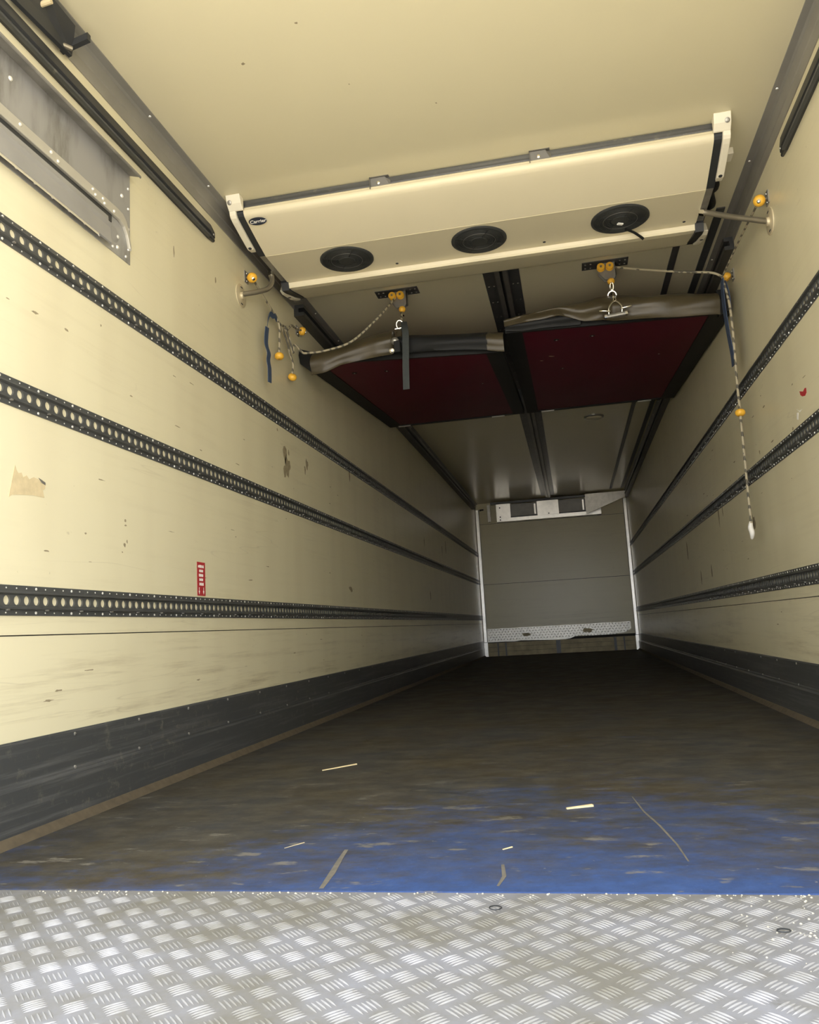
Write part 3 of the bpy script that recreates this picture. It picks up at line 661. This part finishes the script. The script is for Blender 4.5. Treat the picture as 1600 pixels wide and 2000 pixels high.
# pulley blocks on the ceiling
def block(cx, lean, label):
    t = thing('pulley_block', label, 'pulley', (cx, 4.6, H), 'ceiling pulley blocks')
    pt = MB().box((cx - 0.145, 4.555, H - 0.005), (cx + 0.118, 4.655, H)).build('base_plate', 'rail', t)
    r = MB()
    for x in (-0.125, -0.095, 0.07, 0.10):
        for y in (4.58, 4.63): r.lathe([(0.006, 0), (0.005, 0.003), (0.002, 0.004)], (cx + x, y, H - 0.005), (0, 0, -1), 8)
    r.build('rivet_row', 'galv', pt, kind='stuff')
    hs = MB()
    hs.poly([(cx - 0.055, 4.590, H - 0.005), (cx + 0.045, 4.590, H - 0.005), (cx + 0.045, 4.590, H - 0.085), (cx + 0.03, 4.590, H - 0.105), (cx - 0.02, 4.590, H - 0.105), (cx - 0.055, 4.590, H - 0.060)], (0, 0.004, 0))
    hs.poly([(cx - 0.055, 4.630, H - 0.005), (cx + 0.045, 4.630, H - 0.005), (cx + 0.045, 4.630, H - 0.085), (cx - 0.02, 4.630, H - 0.105), (cx - 0.055, 4.630, H - 0.060)], (0, 0.004, 0))
    hs.box((cx + 0.041, 4.590, H - 0.085), (cx + 0.045, 4.634, H - 0.005))
    hs.build('housing', 'galv', t)
    for dx in (-0.040, 0.010):
        w_ = MB().lathe([(0.007, -0.016), (0.021, -0.016), (0.023, -0.010), (0.016, 0.0), (0.023, 0.010), (0.021, 0.016), (0.007, 0.016)], (cx + dx, 4.573, H - 0.036), (0, 1, 0), 20).build('sheave', 'yellow', t, smooth=40)
        MB().lathe([(0.007, -0.020), (0.005, 0.0), (0.005, 0.06)], (cx + dx, 4.573, H - 0.036), (0, 1, 0), 8).build('axle', 'steel', w_)
    MB().lathe([(0.007, 0.020), (0.015, 0.017), (0.0215, 0.005), (0.020, -0.006), (0.012, -0.016), (0.006, -0.018)], (cx + 0.012, 4.600, H - 0.118), (0, 0, 1), 20).build('stop_bead', 'yellow', t, smooth=60)
    return t
block(-0.617, 0, 'ceiling pulley block above the dark hanging strap')
block(0.625, 0, 'ceiling pulley block above the chrome ring and shackle')

# lifting tackle under the blocks
t = thing('lifting_hook', 'chrome snap hook and cord clipped to the bulkhead flap with the dark strap', 'hook', (-0.618, 4.50, 2.12))
MB().tube([(-0.607, 4.598, 2.422), (-0.606, 4.57, 2.37), (-0.608, 4.545, 2.335)], 0.007, 8).build('cord', 'rope', t, smooth=60)
MB().cyl((-0.606, 4.597, 2.415), (-0.606, 4.590, 2.395), 0.012, 10).build('ferrule', 'chrome', t)
h_ = MB().ring((-0.612, 4.53, 2.315), (1, 0, 0), (0, -0.4, 1), 0.020, 0.026, 0.0042); h_.build('eye', 'chrome', t, smooth=60)
MB().tube(spline([(-0.612, 4.52, 2.290), (-0.600, 4.512, 2.265), (-0.603, 4.50, 2.22), (-0.625, 4.492, 2.20), (-0.636, 4.49, 2.225), (-0.628, 4.50, 2.262)], 5), 0.0048, 8).build('hook_body', 'chrome', t, smooth=60)
MB().cyl((-0.64, 4.515, 2.286), (-0.585, 4.515, 2.290), 0.005, 8).build('swivel_bar', 'chrome', t)
MB().ball((-0.625, 4.42, 2.175), 0.026, 16, (0, 0, 1), 0.85).build('knob', 'galv', t, smooth=60)
bl = MB().box((-0.628, 4.395, 2.10), (-0.592, 4.44, 2.168)).build('latch_block', 'black', t, bevel=0.003)
for x, y in ((-0.640, 4.39), (-0.555, 4.40)): MB().lathe([(0.016, 0), (0.015, 0.008), (0.006, 0.012)], (x, y, 2.108), (0.1, -1, -0.3), 12).build('bolt', 'chrome', t, smooth=50)
t = thing('lifting_shackle', 'chrome chain ring and shackle clipped to the other bulkhead flap', 'shackle', (0.622, 4.48, 2.13))
MB().ring((0.636, 4.585, 2.400), (1, 0, 0.3), (0, -0.3, 1), 0.010, 0.022, 0.0042).build('link', 'chrome', t, smooth=60)
MB().ring((0.632, 4.565, 2.368), (0, 1, 0), (0.1, -0.3, 1), 0.010, 0.020, 0.0042).build('link', 'chrome', t, smooth=60)
MB().ring((0.630, 4.535, 2.328), (1, 0, 0), (0, -0.5, 1), 0.023, 0.024, 0.0045).build('ring', 'chrome', t, smooth=60)
MB().ring((0.632, 4.49, 2.288), (0, 1, 0), (0, -0.3, 1), 0.008, 0.022, 0.0042).build('link', 'chrome', t, smooth=60)
MB().ring((0.633, 4.45, 2.258), (1, 0.5, 0), (0, -0.3, 1), 0.008, 0.020, 0.0042).build('link', 'chrome', t, smooth=60)
MB().tube(spline([(0.592, 4.39, 2.160), (0.594, 4.385, 2.195), (0.612, 4.39, 2.225), (0.632, 4.40, 2.238), (0.650, 4.39, 2.222), (0.664, 4.385, 2.195), (0.662, 4.39, 2.162)], 5), 0.0048, 8).build('bow', 'chrome', t, smooth=60)
MB().cyl((0.578, 4.385, 2.148), (0.680, 4.385, 2.156), 0.011, 10).build('pin', 'galv', t)
for s in (-1, 1): MB().lathe([(0.014, 0), (0.013, 0.012), (0.005, 0.016)], (0.629 + s * 0.050, 4.385, 2.152 + s * 0.004), (s, 0, 0), 12).build('pin_head', 'chrome', t)
for s in (-1, 1): MB().ring((0.629 + s * 0.058, 4.385, 2.186 + s * 0.004), (1, 0, 0.15 * s), (0, 1, 0.4), 0.030, 0.012, 0.0035).build('wing_loop', 'chrome', t, smooth=60)

# wall pulleys
def wall_pulley(x, s, y, z, ax, label):
    t = thing('wall_pulley', label, 'pulley', (x, y, z), 'yellow wall pulleys')
    MB().box((min(x, x + s * 0.005), y - 0.022, z - 0.030), (max(x, x + s * 0.005), y + 0.022, z + 0.030)).build('base_plate', 'galv', t)
    c = Vector((x + s * 0.040, y - 0.012, z - 0.012)); a = Vector(ax).normalized()
    MB().tube([(x + s * 0.004, y, z), c], 0.006, 8).build('stem', 'galv', t)
    wh = MB().lathe([(0.007, -0.018), (0.017, -0.018), (0.025, -0.008), (0.026, 0.002), (0.022, 0.013), (0.013, 0.019), (0.007, 0.019)], c, a, 22).build('wheel', 'yellow', t, smooth=50)
    MB().lathe([(0.009, 0.0), (0.009, 0.022), (0.004, 0.025)], c, a, 10).build('bolt', 'chrome', wh)
    for dz in (0.02, -0.02): MB().lathe([(0.004, 0), (0.003, 0.002)], (x + s * 0.005, y, z + dz), (s, 0, 0), 6).build('screw', 'rivet', t)
wall_pulley(XL, 1, 3.665, 2.325, (0.5, -0.55, -0.6), 'yellow wall pulley just above the bent drain pipe')
wall_pulley(XL, 1, 4.44, 2.325, (0.7, 0.3, -0.2), 'yellow wall pulley beside the black bulkhead track and knotted cords')
wall_pulley(XR, -1, 3.60, 2.305, (-0.3, -0.75, -0.5), 'yellow wall pulley just above the straight drain pipe')
wall_pulley(XR, -1, 4.40, 2.30, (-0.5, 0.1, 0.75), 'yellow wall pulley above the blue strap on the wall opposite the hatch')

# ropes, beads, straps
def rope(pts, r, label):
    return tag(MB().tube(spline(pts, 10), r, 8).build('rope', 'rope', smooth=60), label, 'rope')
rope([(-1.190, 3.655, 2.312), (-1.19, 3.82, 2.270), (-1.19, 3.99, 2.228)], 0.0055, 'taut cord from the pulley above the bent drain pipe to the blue strap')
rope([(-1.19, 3.99, 2.228), (-1.185, 4.035, 2.205), (-1.19, 4.10, 2.222), (-1.185, 4.12, 2.20), (-1.18, 4.20, 2.262), (-1.19, 4.30, 2.285), (-1.192, 4.41, 2.312)], 0.0062, 'slack cord knotted towards the pulley beside the black track')
rope([(-1.19, 4.00, 2.222), (-1.188, 4.025, 2.185), (-1.19, 4.022, 2.11), (-1.19, 4.012, 2.038), (-1.19, 4.012, 2.00)], 0.006, 'short cord hanging straight down beside the blue strap to a yellow bead')
rope([(-1.186, 4.00, 2.215), (-1.19, 4.079, 2.191), (-1.187, 4.14, 2.144), (-1.19, 4.185, 2.093), (-1.186, 4.225, 2.041), (-1.19, 4.217, 1.985), (-1.19, 4.217, 1.95)], 0.0062, 'twisted cord hanging to the lowest yellow bead by the hatch wall')
rope([(-1.180, 4.09, 2.215), (-1.178, 4.15, 2.170), (-1.175, 4.20, 2.10), (-1.172, 4.225, 2.155), (-1.15, 4.28, 2.128), (-1.124, 4.30, 2.124), (-1.012, 4.33, 2.138), (-0.872, 4.37, 2.188), (-0.742, 4.46, 2.335), (-0.659, 4.55, 2.470), (-0.645, 4.565, 2.50)], 0.0066, 'sagging flecked rope from the knotted cords up to the ceiling block')
def bead(c, label, ax=(0, 0, 1)):
    return tag(MB().lathe([(0.007, 0.018), (0.014, 0.018), (0.023, 0.010), (0.0255, 0.0), (0.023, -0.010), (0.014, -0.018), (0.007, -0.018)], c, ax, 20).build('rope_bead', 'yellow', smooth=50), label, 'bead', 'yellow rope beads')
bead((-1.19, 4.012, 2.018), 'yellow bead on the cord next to the blue strap tail')
bead((-1.19, 4.217, 1.962), 'yellow bead at the bottom of the twisted cord', (0.5, -0.4, 0.7))
bead((1.19, 4.302, 1.514), 'yellow bead halfway down the rope over the cargo rail')
rope([(1.215, 3.585, 2.285), (1.20, 3.95, 2.280), (1.19, 4.326, 2.272)], 0.0048, 'taut thin cord from the pulley above the straight drain pipe')
rope([(0.665, 4.57, 2.508), (0.82, 4.50, 2.438), (0.996, 4.42, 2.364), (1.142, 4.36, 2.310), (1.19, 4.336, 2.268)], 0.0068, 'flecked rope stretched from ceiling block to the blue strap')
rope([(1.19, 4.336, 2.262), (1.193, 4.30, 2.17), (1.195, 4.272, 2.074), (1.195, 4.272, 1.934), (1.19, 4.292, 1.665), (1.19, 4.302, 1.514), (1.19, 4.325, 1.266), (1.19, 4.342, 1.081), (1.19, 4.348, 0.945)], 0.0066, 'long flecked rope hanging down across the cargo rails')
tag(MB().tube(spline([(1.19, 4.348, 0.955), (1.188, 4.365, 0.925), (1.19, 4.352, 0.895), (1.19, 4.372, 0.868)], 5), [0.007 + 0.007 * math.sin(PI * k / 15) for k in range(16)], 8).build('rope_end', 'white', smooth=60), 'white taped knot at the end of the long hanging rope', 'rope end')
def ribbon(mb, path, wv, th=0.003):
    path = spline(path, 6); rows = []; wv = Vector(wv)
    for i, p in enumerate(path):
        rows.append([p - wv, p + wv])
    nrm = Vector((1, 0, 0)) if abs(wv.x) < 0.5 * wv.length else Vector((0, -1, 0))
    return mb.sheet(rows, th, nrm)
s_ = MB(); ribbon(s_, [(-1.19, 3.99, 2.218), (-1.188, 3.955, 2.226), (-1.186, 3.925, 2.212), (-1.184, 3.875, 2.205), (-1.182, 3.838, 2.165), (-1.184, 3.822, 2.109)], (0, 0.006, 0.017))
ribbon(s_, [(-1.184, 3.822, 2.112), (-1.186, 3.806, 2.02), (-1.184, 3.835, 1.974), (-1.186, 3.828, 1.935), (-1.184, 3.838, 1.892), (-1.184, 3.834, 1.815)], (0, 0.024, 0.003))
tag(s_.build('webbing_strap', 'blue_strap', smooth=60), 'blue webbing strap looped off the cord by the hatch wall', 'strap')
s_ = MB(); ribbon(s_, [(1.184, 4.336, 2.257), (1.178, 4.330, 2.18), (1.178, 4.330, 2.07), (1.18, 4.318, 1.951), (1.186, 4.312, 1.834), (1.188, 4.322, 1.772)], (0, 0.036, 0.004))
ribbon(s_, [(1.196, 4.326, 2.240), (1.20, 4.290, 2.16), (1.20, 4.285, 2.05)], (0, 0.012, 0))
tag(s_.build('webbing_strap', 'blue_strap', smooth=60), 'blue webbing strap hanging beside the long flecked rope', 'strap')
s_ = MB(); ribbon(s_, [(-0.582, 4.52, 2.262), (-0.578, 4.485, 2.305), (-0.572, 4.45, 2.290), (-0.556, 4.40, 2.22), (-0.556, 4.385, 2.12), (-0.562, 4.383, 2.00), (-0.566, 4.383, 1.865)], (0.019, 0, 0))
tag(s_.build('webbing_strap', 'black_strap', smooth=60), 'dark webbing strap hanging down over the maroon panel', 'strap')

# ------------------------------------------------------------------ nose equipment
t = thing('nose_evaporator', 'aluminium cooling fascia with two dark openings on the nose wall', 'cooling unit', (0, L - 0.03, 2.2))
yF = L - 0.16
for x0, x1 in ((-0.86, -0.625), (-0.185, 0.165), (0.60, 0.84)): MB().box((x0, yF, 2.265), (x1, yF + 0.012, 2.50)).build('fascia', 'alu_bright', t)
MB().box((-0.86, yF - 0.01, 2.205), (0.84, yF + 0.14, 2.262)).build('lower_lip', 'alu_bright', t)
for x0, x1 in ((-0.625, -0.185), (0.165, 0.60)):
    MB().box((x0, yF + 0.08, 2.262), (x1, yF + 0.09, 2.50)).build('coil_face', 'track_grey', t)
    MB().box((x1 - 0.05, yF + 0.03, 2.30), (x1 - 0.025, yF + 0.06, 2.47)).build('guide_fin', 'alu_bright', t)
    MB().box((x0, yF + 0.0, 2.262), (x1, yF + 0.012, 2.285)).build('sill', 'black_bar', t)
MB().box((-0.95, yF - 0.03, 2.500), (0.85, yF + 0.02, 2.535)).build('drip_bar', 'black_bar', t)
MB().box((-1.02, L - 0.06, 2.23), (-0.97, L - 0.012, 2.52)).build('side_channel', 'galv', t)
r = MB()
for x, z in ((-0.80, 2.44), (-0.80, 2.285), (-0.80, 2.235), (0.0, 2.285)): r.lathe([(0.012, 0), (0.010, 0.004)], (x, yF - (0.01 if z < 2.26 else 0), z), (0, -1, 0), 8)
r.build('rivet_row', 'unit_dark', t, kind='stuff')
tag(MB().poly([(0.60, 13.20, 2.205), (XR - 0.002, 13.20, 2.445), (XR - 0.002, 13.20, 2.53), (0.60, 13.20, 2.53)], (0, 0.012, 0)).build('air_deflector', 'nose_metal'), 'slanted metal deflector sheet in the upper corner of the nose wall', 'deflector')
tag(MB().tube([(-1.14, L - 0.012, 2.44), (-1.14, L - 0.08, 2.44), (-1.08, L - 0.09, 2.44)], 0.012, 8).build('wall_hook', 'black_bar'), 'small black hook on the nose wall beside the corner post', 'hook')
# diamond plate and scuffed board at the foot of the nose wall
t = thing('diamond_plate', 'bright torn diamond plate strip across the foot of the nose wall', 'diamond plate', (0, L - 0.02, 0.262))
ys = L - 0.016
top = [(-1.165 + 2.31 * k / 16, 0.455 + random.uniform(-.004, .004)) for k in range(17)]
bot = [(1.145, 0.34), (1.06, 0.29), (0.98, 0.275), (0.8, 0.262), (0.5, 0.262), (0.36, 0.275), (0.25, 0.262), (0.18, 0.235), (0.1, 0.225), (-0.1, 0.225), (-0.4, 0.235), (-0.62, 0.243), (-0.72, 0.232), (-0.9, 0.236), (-1.165, 0.236)]
MB().poly([(x, ys, z) for x, z in top + bot], (0, 0.003, 0)).build('sheet', 'nose_metal', t)
dl = MB()
for i in range(46):
    for j in range(5):
        x = -1.14 + i * 0.05 + (0.025 if j % 2 else 0); z = 0.272 + j * 0.040; a = 0.6 if (i + j) % 2 else -0.6
        if z < 0.30 and x > 0.95 or x > 1.12: continue
        dx, dz = math.cos(a) * 0.018, math.sin(a) * 0.018; nx, nz = -dz * 0.3, dx * 0.3
        dl.add([(x - dx, ys, z - dz), (x + nx, ys, z + nz), (x + dx, ys, z + dz), (x - nx, ys, z - nz), (x, ys - 0.011, z)], [(0, 1, 4), (1, 2, 4), (2, 3, 4), (3, 0, 4)])
dl.build('raised_lugs', 'alu_bright', t, kind='stuff')
for cx, cz, a, b_ in ((-0.53, 0.335, 0.075, 0.030), (0.46, 0.350, 0.085, 0.040)):
    MB().poly([(cx + a * math.cos(q) * (1 + random.uniform(-.35, .2)), ys - 0.008, cz + b_ * math.sin(q) * (1 + random.uniform(-.35, .2))) for q in [2 * PI * k / 15 for k in range(15)]], (0, 0.006, 0)).build('torn_patch', 'board', t)
t = thing('foot_board', 'grimy dark boards with upright ribs at the floor of the nose wall', 'board', (0, L - 0.03, 0.0))
for z0, z1 in ((0.006, 0.078), (0.082, 0.152), (0.156, 0.222)):
    MB().box((XL + 0.066, L - 0.030, z0), (XR - 0.061, L - 0.001, z1)).build('plank', 'board', t)
for x, w_ in ((-1.0, 0.012), (-0.87, 0.012), (-0.02, 0.035), (0.88, 0.02), (1.02, 0.01)): MB().box((x - w_, L - 0.045, 0.008), (x + w_, L - 0.030, 0.215)).build('rib', 'black_bar', t)

# ------------------------------------------------------------------ stickers, residue, scuffs, floor litter
def wl_pt(y, z, d): return (XL + d, y, z)
t = thing('warning_sticker', 'narrow red sticker with white lines and arrows above the lowest rail', 'sticker', (XL, 3.095, 0.687))
MB().poly([wl_pt(3.060, 0.689, 0.0002), wl_pt(3.134, 0.689, 0.0002), wl_pt(3.134, 0.828, 0.0002), wl_pt(3.060, 0.828, 0.0002)], (0.0006, 0, 0)).build('backing', 'red', t)
pr_ = MB()
for z, hw, hh in ((0.810, 0.028, 0.0060), (0.7915, 0.018, 0.0060), (0.7735, 0.021, 0.0060), (0.7555, 0.018, 0.0060), (0.737, 0.018, 0.0060)):
    y = 3.097 - hw
    while y < 3.097 + hw - 0.003:
        w_ = random.choice((0.003, 0.0045, 0.006)); a = random.choice((0.0, 0.35)); 
        pr_.poly([wl_pt(y, z - hh, 0.0009), wl_pt(y + w_, z - hh * (1 - a), 0.0009), wl_pt(y + w_, z + hh, 0.0009), wl_pt(y, z + hh * (1 - a), 0.0009)], (0.0003, 0, 0)); y += w_ + 0.0016
for y in (3.077, 3.117):
    pr_.poly([wl_pt(y - 0.0015, 0.709, 0.0009), wl_pt(y + 0.0015, 0.709, 0.0009), wl_pt(y + 0.0015, 0.724, 0.0009), wl_pt(y - 0.0015, 0.724, 0.0009)], (0.0003, 0, 0))
    pr_.poly([wl_pt(y, 0.695, 0.0009), wl_pt(y + 0.006, 0.709, 0.0009), wl_pt(y - 0.006, 0.709, 0.0009)], (0.0003, 0, 0))
pr_.build('white_print', 'white', t)
t = thing('tape_residue', 'torn brownish tape residue on the wall between the rails', 'tape residue', (XL, 2.0, 0.92))
MB().poly([wl_pt(*q, 0.0002) for q in ((1.926, 0.924), (1.95, 1.020), (1.957, 1.006), (1.965, 0.998), (1.978, 1.002), (1.985, 0.990), (2.0, 0.998), (2.012, 0.988), (2.03, 0.998), (2.085, 0.992), (2.082, 0.972), (2.072, 0.966), (2.080, 0.945), (2.03, 0.945), (1.99, 0.940), (1.94, 0.933))], (0.0006, 0, 0)).build('torn_film', 'tan', t)
MB().poly([wl_pt(*q, 0.0009) for q in ((2.052, 1.000), (2.084, 0.991), (2.084, 0.983), (2.066, 0.987))], (0.0003, 0, 0)).build('grey_corner', 'galv', t)
def rw(y, z, d): return (XR - d, y, z)
tag(MB().poly([rw(*q, 0.0003) for q in ((3.507, 1.392), (3.500, 1.373), (3.475, 1.361), (3.440, 1.354), (3.415, 1.361), (3.413, 1.380), (3.434, 1.384), (3.460, 1.377))], (-0.0006, 0, 0)).build('sticker_scrap', 'red'), 'torn red sticker scrap on the wall opposite the hatch', 'sticker')
t = thing('tape_scrap', 'pale T shaped tape scrap below the red sticker scrap', 'tape', (XR, 3.52, 1.23))
MB().poly([rw(*q, 0.0003) for q in ((3.582, 1.335), (3.542, 1.318), (3.497, 1.313), (3.537, 1.310))], (-0.0006, 0, 0)).build('bar_piece', 'white', t)
MB().poly([rw(*q, 0.0003) for q in ((3.581, 1.319), (3.559, 1.314), (3.572, 1.286), (3.593, 1.293))], (-0.0006, 0, 0)).build('stem_piece', 'white', t)
def scuffs(parent, fn, items):
    mb = MB()
    for y, z, a, b_ in items:
        n = 9; pts = []
        for k in range(n):
            q = 2 * PI * k / n; rr = 1 + random.uniform(-.45, .35); pts.append(fn(y + a * math.cos(q) * rr, z + b_ * math.sin(q) * rr, 0.0002))
        mb.poly(pts, Vector(fn(0, 0, 0.0004)) - Vector(fn(0, 0, 0)))
    mb.build('scuff_marks', 'scuff', parent, kind='stuff')
it = [(4.16, 1.505, 0.030, 0.045), (4.20, 1.445, 0.040, 0.055), (4.15, 1.405, 0.020, 0.030), (4.22, 1.53, 0.012, 0.02), (4.54, 1.52, 0.022, 0.035), (4.50, 1.485, 0.012, 0.028)]
it += [(2.52, 0.93, 0.006, 0.006), (2.52, 0.915, 0.008, 0.003), (2.53, 0.86, 0.004, 0.006), (2.515, 0.845, 0.009, 0.006), (2.50, 0.82, 0.004, 0.002), (3.62, 0.78, 0.03, 0.003), (3.85, 0.86, 0.02, 0.002), (5.5, 1.62, 0.012, 0.05), (8.4, 1.42, 0.02, 0.05), (9.9, 1.5, 0.02, 0.07), (9.6, 1.44, 0.02, 0.06), (8.6, 0.86, 0.02, 0.055), (5.4, 0.81, 0.04, 0.02), (4.05, 1.62, 0.01, 0.012), (3.3, 2.15, 0.006, 0.02), (2.9, 2.1, 0.004, 0.03)]
for k in range(46): it.append((random.uniform(1.9, 6.5), random.choice((random.uniform(0.75, 1.15), random.uniform(0.30, 0.52), random.uniform(1.3, 1.6))), random.uniform(0.004, 0.022), random.uniform(0.001, 0.0035)))
scuffs(wl, wl_pt, it)
it = [(3.62, 1.25, 0.012, 0.010), (3.67, 1.27, 0.010, 0.008), (4.6, 0.98, 0.03, 0.035), (4.62, 0.97, 0.01, 0.05), (6.6, 0.78, 0.02, 0.045), (6.1, 0.80, 0.02, 0.05), (5.6, 1.15, 0.015, 0.09), (5.45, 1.15, 0.01, 0.05), (7.2, 1.05, 0.02, 0.08), (4.3, 1.30, 0.01, 0.01)]
for k in range(26): it.append((random.uniform(3.4, 7.0), random.choice((random.uniform(0.7, 1.1), random.uniform(0.30, 0.5), random.uniform(1.28, 1.6))), random.uniform(0.006, 0.03), random.uniform(0.001, 0.004)))
scuffs(wr, rw, it)
ce = bpy.data.objects['ceiling']
scuffs(ce, lambda y, z, d: (z - 0.6, y, H - d), [(2.492, -0.139, 0.008, 0.007), (2.355, 0.11, 0.006, 0.005), (2.9, 0.5, 0.004, 0.004), (2.7, 0.2, 0.003, 0.003)])

def splinter(a, b_, wd, h, label, mat='wood'):
    a, b_ = Vector((*a, 0.0026)), Vector((*b_, 0.0026)); d = (b_ - a).normalized(); n_ = Vector((-d.y, d.x, 0)) * wd
    mb = MB().hexa([a - n_ * .6, a + n_ * .4, b_ + n_, b_ - n_ * .7, a - n_ * .5 + Vector((0, 0, h * .7)), a + n_ * .3 + Vector((0, 0, h * .7)), b_ + n_ * .8 + Vector((0, 0, h)), b_ - n_ * .6 + Vector((0, 0, h))])
    return tag(mb.build('wood_splinter', mat), label, 'splinter', 'wood splinters on the floor')
splinter((-0.700, 2.975), (-0.600, 3.095), 0.0042, 0.004, 'long thin pale wood splinter lying deepest on the dirty floor')
splinter((0.202, 2.291), (0.272, 2.320), 0.0085, 0.005, 'thick pale wood splinter on the blue part of the floor')
splinter((-0.458, 1.915), (-0.425, 1.965), 0.0010, 0.001, 'fine straw sliver on the floor near the tread plate')
splinter((0.065, 1.895), (0.085, 1.915), 0.0024, 0.002, 'tiny pale chip on the blue floor near the tread plate')
def scrape(pts, wd, name):
    pts = [Vector((*p, 0.0027)) for p in pts]; L_ = []; R_ = []
    for i, p in enumerate(pts):
        d = (pts[min(i + 1, len(pts) - 1)] - pts[max(i - 1, 0)]).normalized(); n_ = Vector((-d.y, d.x, 0)) * wd * (0.4 + 0.6 * math.sin(PI * (i + .5) / len(pts))) * random.uniform(.8, 1.2)
        L_.append(p + n_); R_.append(p - n_)
    return MB().poly(L_ + R_[::-1], (0, 0, 0.0004)).build(name, 'scratch', fl)
scrape([(0.383, 2.433), (0.40, 2.25), (0.425, 2.10), (0.445, 1.93), (0.452, 1.803)], 0.0026, 'scrape_line')
scrape([(-0.300, 1.90), (-0.292, 1.82), (-0.28, 1.72), (-0.272, 1.62)], 0.007, 'scrape_line')
scrape([(0.075, 1.78), (0.085, 1.70), (0.078, 1.64)], 0.004, 'scrape_line')
tag(MB().ring((0.085, 1.515, 0.004), (1, 0, 0), (0, 1, 0), 0.011, 0.010, 0.0012, 14, 5).build('washer_ring', 'unit_dark'), 'small dark wire ring lying on the tread plate', 'ring', 'wire rings on the tread plate')
tag(MB().ring((0.545, 1.425, 0.004), (1, 0, 0), (0, 1, 0), 0.010, 0.007, 0.0012, 14, 5).build('washer_ring', 'unit_dark'), 'squashed dark wire ring beside the crumbs on the tread plate', 'ring', 'wire rings on the tread plate')
cr = MB()
for k in range(210):
    if k < 120: x, y = random.uniform(-0.9, 0.75), YT - abs(random.gauss(0, 0.012)) - 0.004
    else: x, y = random.gauss(0.60, 0.07), random.gauss(1.46, 0.11)
    if y > YT - 0.004 or not (Y0 < y): continue
    r_ = random.uniform(0.0008, 0.0028); cr.lathe([(r_ * 0.8, 0), (r_, r_ * 0.5), (r_ * 0.4, r_)], (x, y, 0.0001), (random.uniform(-.2, .2), random.uniform(-.2, .2), 1), 5)
cr.build('dirt_crumbs', 'crumb', tp, kind='stuff')
